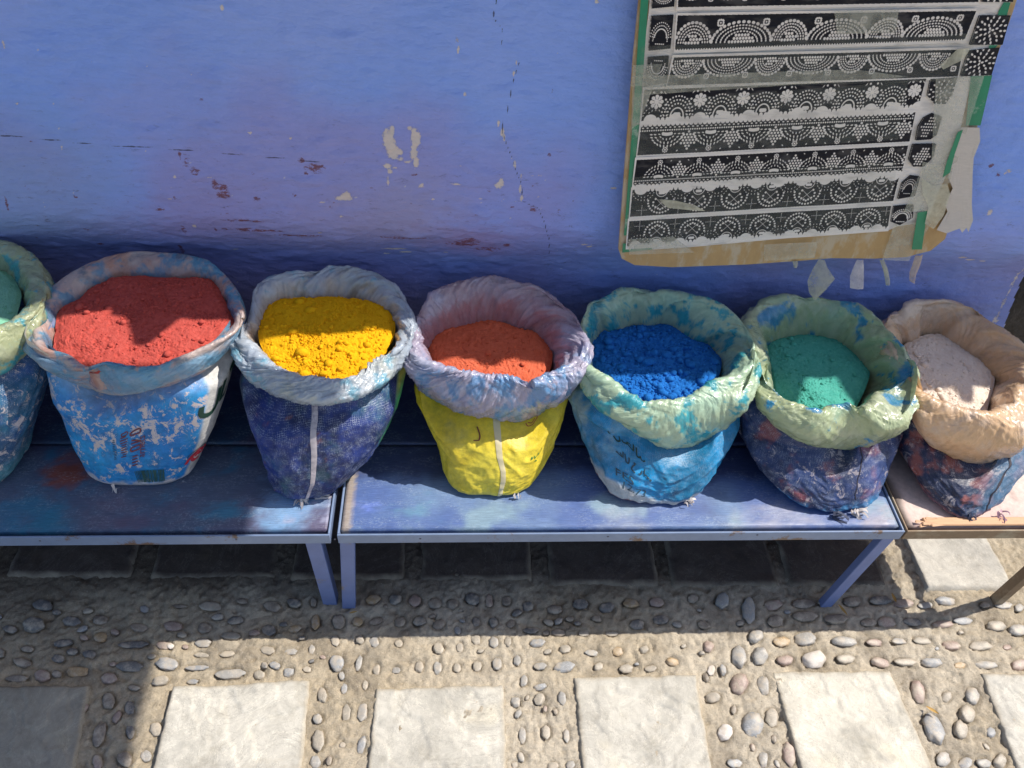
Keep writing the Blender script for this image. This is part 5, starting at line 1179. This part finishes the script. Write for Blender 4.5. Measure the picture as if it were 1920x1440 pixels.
def cell_dome(pts, seed):
    c, w_, h_ = cell(pts, seed); sg = 1 if seed % 2 else -1
    for rr in (.85, .68, .5):
        for i in range(16): a = math.pi*(i+.5)/16; dot(c[0]+w_*rr*math.cos(a), c[1]-sg*h_*.3+sg*h_*rr*math.sin(a), w_*.055, w_*.055, 1., a)
    for i in range(24): a = math.pi*(i+.5)/24; dot(c[0]+w_*.6*math.cos(a), c[1]-sg*h_*.5+sg*h_*.7*math.sin(a), w_*.05, w_*.05, 1.)
    for i in range(5): dot(c[0]+w_*(i-2)*.16, c[1]-sg*h_*.62, w_*.07, w_*.05, 1.)
CELLS = [(cell_dome, [(205, -60), (305, -62), (302, 28), (197, 38)], 0), (cell_dome, [(196, 72), (300, 66), (285, 222), (183, 232)], 1), (cell_dome, [(182, 262), (278, 255), (268, 378), (160, 398)], 2),
         (cell_flower, [(1722, -80), (1880, -80), (1860, 8), (1715, 8)], 3), (cell_flower, [(1706, 70), (1850, 68), (1812, 205), (1660, 205)], 4), (cell_flower, [(1655, 232), (1800, 215), (1762, 345), (1618, 350)], 5),
         (cell_flower, [(1480, 362), (1605, 352), (1585, 430), (1550, 478), (1500, 478), (1466, 440)], 6), (cell_lattice, [(1450, 540), (1490, 520), (1535, 535), (1510, 620), (1480, 640), (1412, 645), (1425, 580)], 7),
         (cell_lattice, [(1400, 662), (1508, 660), (1495, 720), (1450, 765), (1400, 765), (1380, 735)], 8), (cell_dome, [(1390, 806), (1435, 812), (1410, 900), (1330, 915), (1350, 840)], 9), (cell_dome, [(1312, 948), (1405, 940), (1400, 1000), (1340, 1035), (1300, 1020)], 11)]
for f_, pts, sd in CELLS: f_(pts, sd)
img = bpy.data.images.new('lace_print', IW, IH, alpha=False)
_hz = sst(fbm(np.dstack([XXg[::4, ::4]/90., YYg[::4, ::4]/34., XXg[::4, ::4]*0.]), 1, 4, 9), .08, .38)
_hz = np.repeat(np.repeat(_hz, 4, 0), 4, 1)[:IH, :IW]
_hz = np.pad(_hz, ((0, IH-_hz.shape[0]), (0, IW-_hz.shape[1])), 'edge')
g_ = np.clip(ink_*(1-.20*_hz)+.05*_hz*(1-ink_), 0, 1); bufr = np.ones((IH, IW, 4), np.float32); bufr[..., 0] = bufr[..., 1] = bufr[..., 2] = g_
img.colorspace_settings.name = 'Non-Color'; img.pixels.foreach_set(bufr.ravel()); img.update(); img.pack()
def mat_print(name, wrinkle):
    M, N, B = newmat(name); b = NB(N); tx = b.n('ShaderNodeTexImage'); tx.image = img; tx.extension = 'EXTEND'
    uvn = b.n('ShaderNodeTexCoord').outputs['UV']; b.l(uvn, tx.inputs[0])
    g = b.n('ShaderNodeNewGeometry').outputs['Position']
    wh = b.mix(b.noise(12, 5, .6, vec=g), (.80, .73, .67), (.90, .85, .80))
    col = b.mix(tx.outputs['Color'], (.012, .012, .018), wh)
    col = b.mix(b.ramp(b.noise(11, 7, .7, vec=g, stretch=(1, 1, 3), dist=.8), [(.54, 0.), (.70, .10)]), col, (.25, .25, .22))
    b.l(col, B.inputs['Base Color']); B.inputs['Roughness'].default_value = .22; B.inputs['Specular IOR Level'].default_value = .14
    if wrinkle:
        n1 = b.bump(b.noise(24, 6, .62, vec=g, stretch=(1, 1, 3.5), dist=1.2), .6, .006); b.l(n1, B.inputs['Normal'])
    return M
PRINT = mat_print('lace_print_film', True)
board = thing('pattern_board', 'large cardboard display of black and white lace stencil strips taped to the wall', 'display board', tuple(bpt(1480, 480)))
bs = lambda V: V
def uvof(V): 
    q = (np.asarray(V).reshape(-1, 3)-O_); return np.stack([(q@EX-SX0)*SC/IW, (q@EZ-SZ0)*SC/IH], -1)
def sheet(name, pts, mat, off, th=.0, wav=.0, n_=10, label=None, parent=None, seed=1, uv=True, kind=None):
    """flat piece lying on the board, cut to a surveyed outline (photograph pixels)"""
    P = np.array([bpt(*q, off) for q in pts]); c = P.mean(0); k = len(P); V = [c]; 
    rings = 4
    for r in range(1, rings+1):
        for i in range(k): V.append(c+(P[i]-c)*r/rings)
    V = np.array(V); nrm = np.array([0, -1., KK])/math.hypot(1, KK)
    V = V+nrm*(wav*fbm(V, 14, 3, seed))[:, None]
    Fq = [[0, 1+i, 1+(i+1) % k] for i in range(k)]
    for r in range(rings-1):
        for i in range(k): a = 1+r*k; Fq.append([a+i, a+k+i, a+k+(i+1) % k, a+(i+1) % k])
    if th:
        n0 = len(V); V = np.vstack([V, V-nrm*th]); Fq2 = [[n0+j for j in f[::-1]] for f in Fq]; a = 1+(rings-1)*k
        Fq = Fq+Fq2+[[a+i, n0+a+i, n0+a+(i+1) % k, a+(i+1) % k] for i in range(k)]
    o = mesh(name, V, Fq, mat, parent or board, uv=uvof(V) if uv else None, smooth=not th, label=label, kind=kind)
    return o
def quadsheet(name, q4, mat, off, wav, nx=40, ny=8, seed=1, label=None, curl=0.):
    A_, B_, C_, D_ = (np.array(q, float) for q in q4); U, Vv = np.meshgrid(np.linspace(0, 1, nx), np.linspace(0, 1, ny), indexing='ij')
    px = ((A_*(1-U)[..., None]+B_*U[..., None])*(1-Vv)[..., None]+(D_*(1-U)[..., None]+C_*U[..., None])*Vv[..., None])
    V = np.array([[bpt(*px[i, j], off) for j in range(ny)] for i in range(nx)]); nrm = np.array([0, -1., KK])/math.hypot(1, KK)
    V = V+nrm*(wav*fbm(V, 9, 3, seed)+curl*(Vv**2))[..., None]
    return mesh(name, V, gridf(nx, ny), mat, board, uv=uvof(V), label=label)
CARD = mat_plain('brown_cardboard', (.50, .32, .14), .7, .22, 30, (150, .3, .001), 0, (.55, .44, .30), (.5, .6), stretch=(2, 1, 1))
sheet('cardboard', [(1203, -60), (1198, 0), (1187, 110), (1178, 230), (1168, 360), (1160, 468), (1166, 485), (1190, 497), (1260, 501), (1400, 496), (1500, 489), (1560, 484), (1640, 485), (1700, 482), (1745, 470), (1772, 448), (1778, 430), (1770, 418), (1800, 340), (1830, 250), (1850, 160), (1875, 90), (1900, 20), (1925, -60)], CARD, 0., .007, 0, label='brown cardboard backing with rounded bottom corners', uv=False)
PAPER = mat_print('paper_sheet', False)
sheet('printed_sheet', [(1222, -60), (1216, 20), (1207, 90), (1199, 180), (1190, 270), (1181, 380), (1173, 470), (1300, 462), (1450, 448), (1570, 438), (1668, 430), (1680, 424), (1735, 415), (1772, 330), (1800, 240), (1820, 150), (1860, 90), (1895, -10), (1905, -60)], PRINT, .0022, 0, .002, seed=3)
for i, R_ in enumerate((rA, rB, rC, rD, rE, rF, rG, rH)):
    tl, tr, br__, bl = R_.q; g6 = lambda q, dx, dy: z6(q[0]+dx, q[1]+dy)
    quadsheet('stencil_strip', (g6(tl, -6, -12), g6(tr, 4, -12), g6(br__, 4, 12), g6(bl, -6, 14)), PRINT, .0052+.0004*(i % 3), .0028, seed=i+5)
for i, (f_, pts, sd) in enumerate(CELLS): sheet('stencil_square', [z6(*q) for q in pts], PRINT, .0058, 0, .0012, seed=i)
GREEN = mat_plain('green_printed_tape', (.015, .24, .12), .3, .25, 30, (60, .3, .002), 0, (.40, .50, .42), (.60, .68))
for q in (((1203, -40), (1218, -40), (1198, 230), (1185, 230)), ((1185, 232), (1198, 232), (1180, 440), (1169, 440)), ((1167, 455), (1222, 452), (1222, 466), (1166, 472)), ((1870, 20), (1905, -40), (1870, 82), (1846, 110)), ((1818, 140), (1858, 140), (1836, 234), (1808, 234))):
    quadsheet('green_tape', q, GREEN, .0042, .0008, 10, 14, 3)
WHT = mat_plain('torn_white_cloth', (.62, .56, .50), .85, .15, 60, (220, .5, .001), stretch=(1, 1, 5))
sheet('torn_cloth', [(1797, 236), (1832, 237), (1833, 262), (1822, 275), (1820, 320), (1818, 380), (1820, 410), (1812, 432), (1808, 424), (1800, 433), (1795, 425), (1770, 434), (1752, 428), (1765, 420), (1775, 400), (1768, 380), (1782, 350), (1774, 330), (1780, 300), (1788, 270)], WHT, .0085, .001, .004, seed=4, label='torn white cloth strip with a frayed lower end')
sheet('green_tape', [(1790, 245), (1800, 240), (1785, 285), (1776, 320), (1762, 330), (1770, 300)], GREEN, .0105, 0, .001)
quadsheet('green_tape', ((1716, 395), (1734, 392), (1724, 464), (1705, 464)), GREEN, .0100, .001, 6, 14, 3)
CLR = mat_film('clear_tape', (.60, .60, .50), .34, .15); CLR2 = mat_film('milky_film', (.62, .60, .46), .60, .22); CLR3 = mat_film('thin_cling_film', (.52, .56, .48), .08, .10, 40, .9)
for q in (((1184, 140), (1220, 138), (1214, 158), (1180, 160)), ((1725, 300), (1782, 312), (1776, 340), (1722, 352)), ((1672, 420), (1745, 410), (1700, 486), (1650, 484)), ((1430, 455), (1530, 450), (1524, 480), (1430, 486)), ((1176, 445), (1260, 440), (1300, 470), (1178, 474)),
          ((1560, 18), (1680, 16), (1676, 60), (1566, 62)), ((1185, 120), (1240, 118), (1196, 230), (1182, 240)), ((1750, 145), (1840, 140), (1790, 300), (1740, 330)), ((1690, 395), (1735, 392), (1760, 330), (1725, 310)), ((1205, 140), (1600, 128), (1700, 142), (1205, 176))):
    quadsheet('clear_tape', q, CLR, .0090, .002, 16, 16, 6)
quadsheet('cling_film', ((1200, 85), (1830, 60), (1800, 150), (1195, 165)), CLR3, .0078, .003, 60, 12, 5)
quadsheet('cling_film', ((1190, 190), (1700, 150), (1680, 260), (1185, 290)), CLR3, .0076, .003, 60, 12, 6)
quadsheet('cling_film', ((1180, 330), (1680, 300), (1660, 425), (1175, 465)), CLR3, .0080, .003, 60, 12, 7)
sheet('peeling_film', [(1232, 370), (1262, 372), (1298, 380), (1320, 392), (1290, 390), (1250, 386), (1240, 378)], CLR2, .0095, 0, .003)
sheet('peeling_film', [(1757, 120), (1790, 90), (1815, 88), (1800, 110), (1775, 122), (1763, 128)], CLR2, .0095, 0, .003)
sheet('crumpled_tape', [(1722, 330), (1745, 345), (1770, 340), (1776, 360), (1765, 400), (1745, 425), (1728, 415), (1735, 385), (1725, 360)], CLR2, .0125, 0, .010, seed=8)
# scraps of tape hanging below the board
def scrap(pts, mat, off0, off1, label=None, n_=8):
    k = len(pts)//2; L_ = pts[:k]; R_ = pts[k:][::-1]; V = []
    for i in range(k):
        f = i/(k-1); o_ = off0+(off1-off0)*f
        V += [bpt(*L_[i], o_+.002*math.sin(i*2)), bpt((L_[i][0]+R_[i][0])/2, (L_[i][1]+R_[i][1])/2, o_+.004), bpt(*R_[i], o_)]
    mesh('hanging_tape', V, gridf(k, 3), mat, board, label=label)
DULL = mat_film('dusty_tape', (.40, .40, .32), .75, .25)
scrap([(1535, 484), (1520, 505), (1512, 525), (1514, 545), (1522, 556), (1530, 552), (1545, 540), (1563, 520), (1550, 500), (1545, 486)], DULL, .002, .012)
scrap([(1606, 486), (1597, 500), (1592, 515), (1590, 536), (1615, 538), (1617, 520), (1618, 500), (1618, 486)], mat_film('clear_scrap', (.6, .55, .55), .6), .002, .010)
scrap([(1648, 486), (1654, 505), (1657, 520), (1658, 532), (1666, 530), (1666, 520), (1663, 503), (1656, 484)], DULL, .002, .008)
scrap([(1715, 478), (1707, 495), (1702, 508), (1700, 522), (1710, 527), (1714, 512), (1722, 498), (1730, 476)], mat_film('brown_tape', (.5, .38, .26), .85), .002, .012)
scrap([(1484, 488), (1486, 494), (1487, 500), (1493, 500), (1495, 494), (1495, 488)], DULL, .002, .004)

# ================================================================== SMALL THINGS ON THE GROUND
leafm = mat_plain('dry_leaf', (.50, .30, .08), .6, .3, 60)
def leaf(p0, p1, w, label):
    a = onz(*p0, .006); b_ = onz(*p1, .006); d_ = b_-a; L = np.linalg.norm(d_); d_ /= L; n_ = np.array([-d_[1], d_[0], 0]); V = []
    for j in range(7):
        t = j/6; ww = w*math.sin(math.pi*min(.97, max(.04, t)))**.8; c = a+d_*L*t+[0, 0, .004+.006*t]
        V += [c-n_*ww, c-[0, 0, .0015], c+n_*ww]
    o = mesh('dry_leaf', V, gridf(7, 3), leafm); return tag(o, label, 'leaf')
leaf((1571, 1134), (1586, 1157), .0035, 'narrow dry yellow leaf just right of the slanting leg foot')
leaf((1671, 1113), (1677, 1133), .0040, 'small dry ochre leaf in the bench shadow, further right')
leaf((1735, 1325), (1757, 1342), .0035, 'dry straw-coloured leaf on the sunlit pebbles at lower right')
leaf((655, 1151), (670, 1150), .0022, 'tiny straw scrap beside the foot of the left table leg')
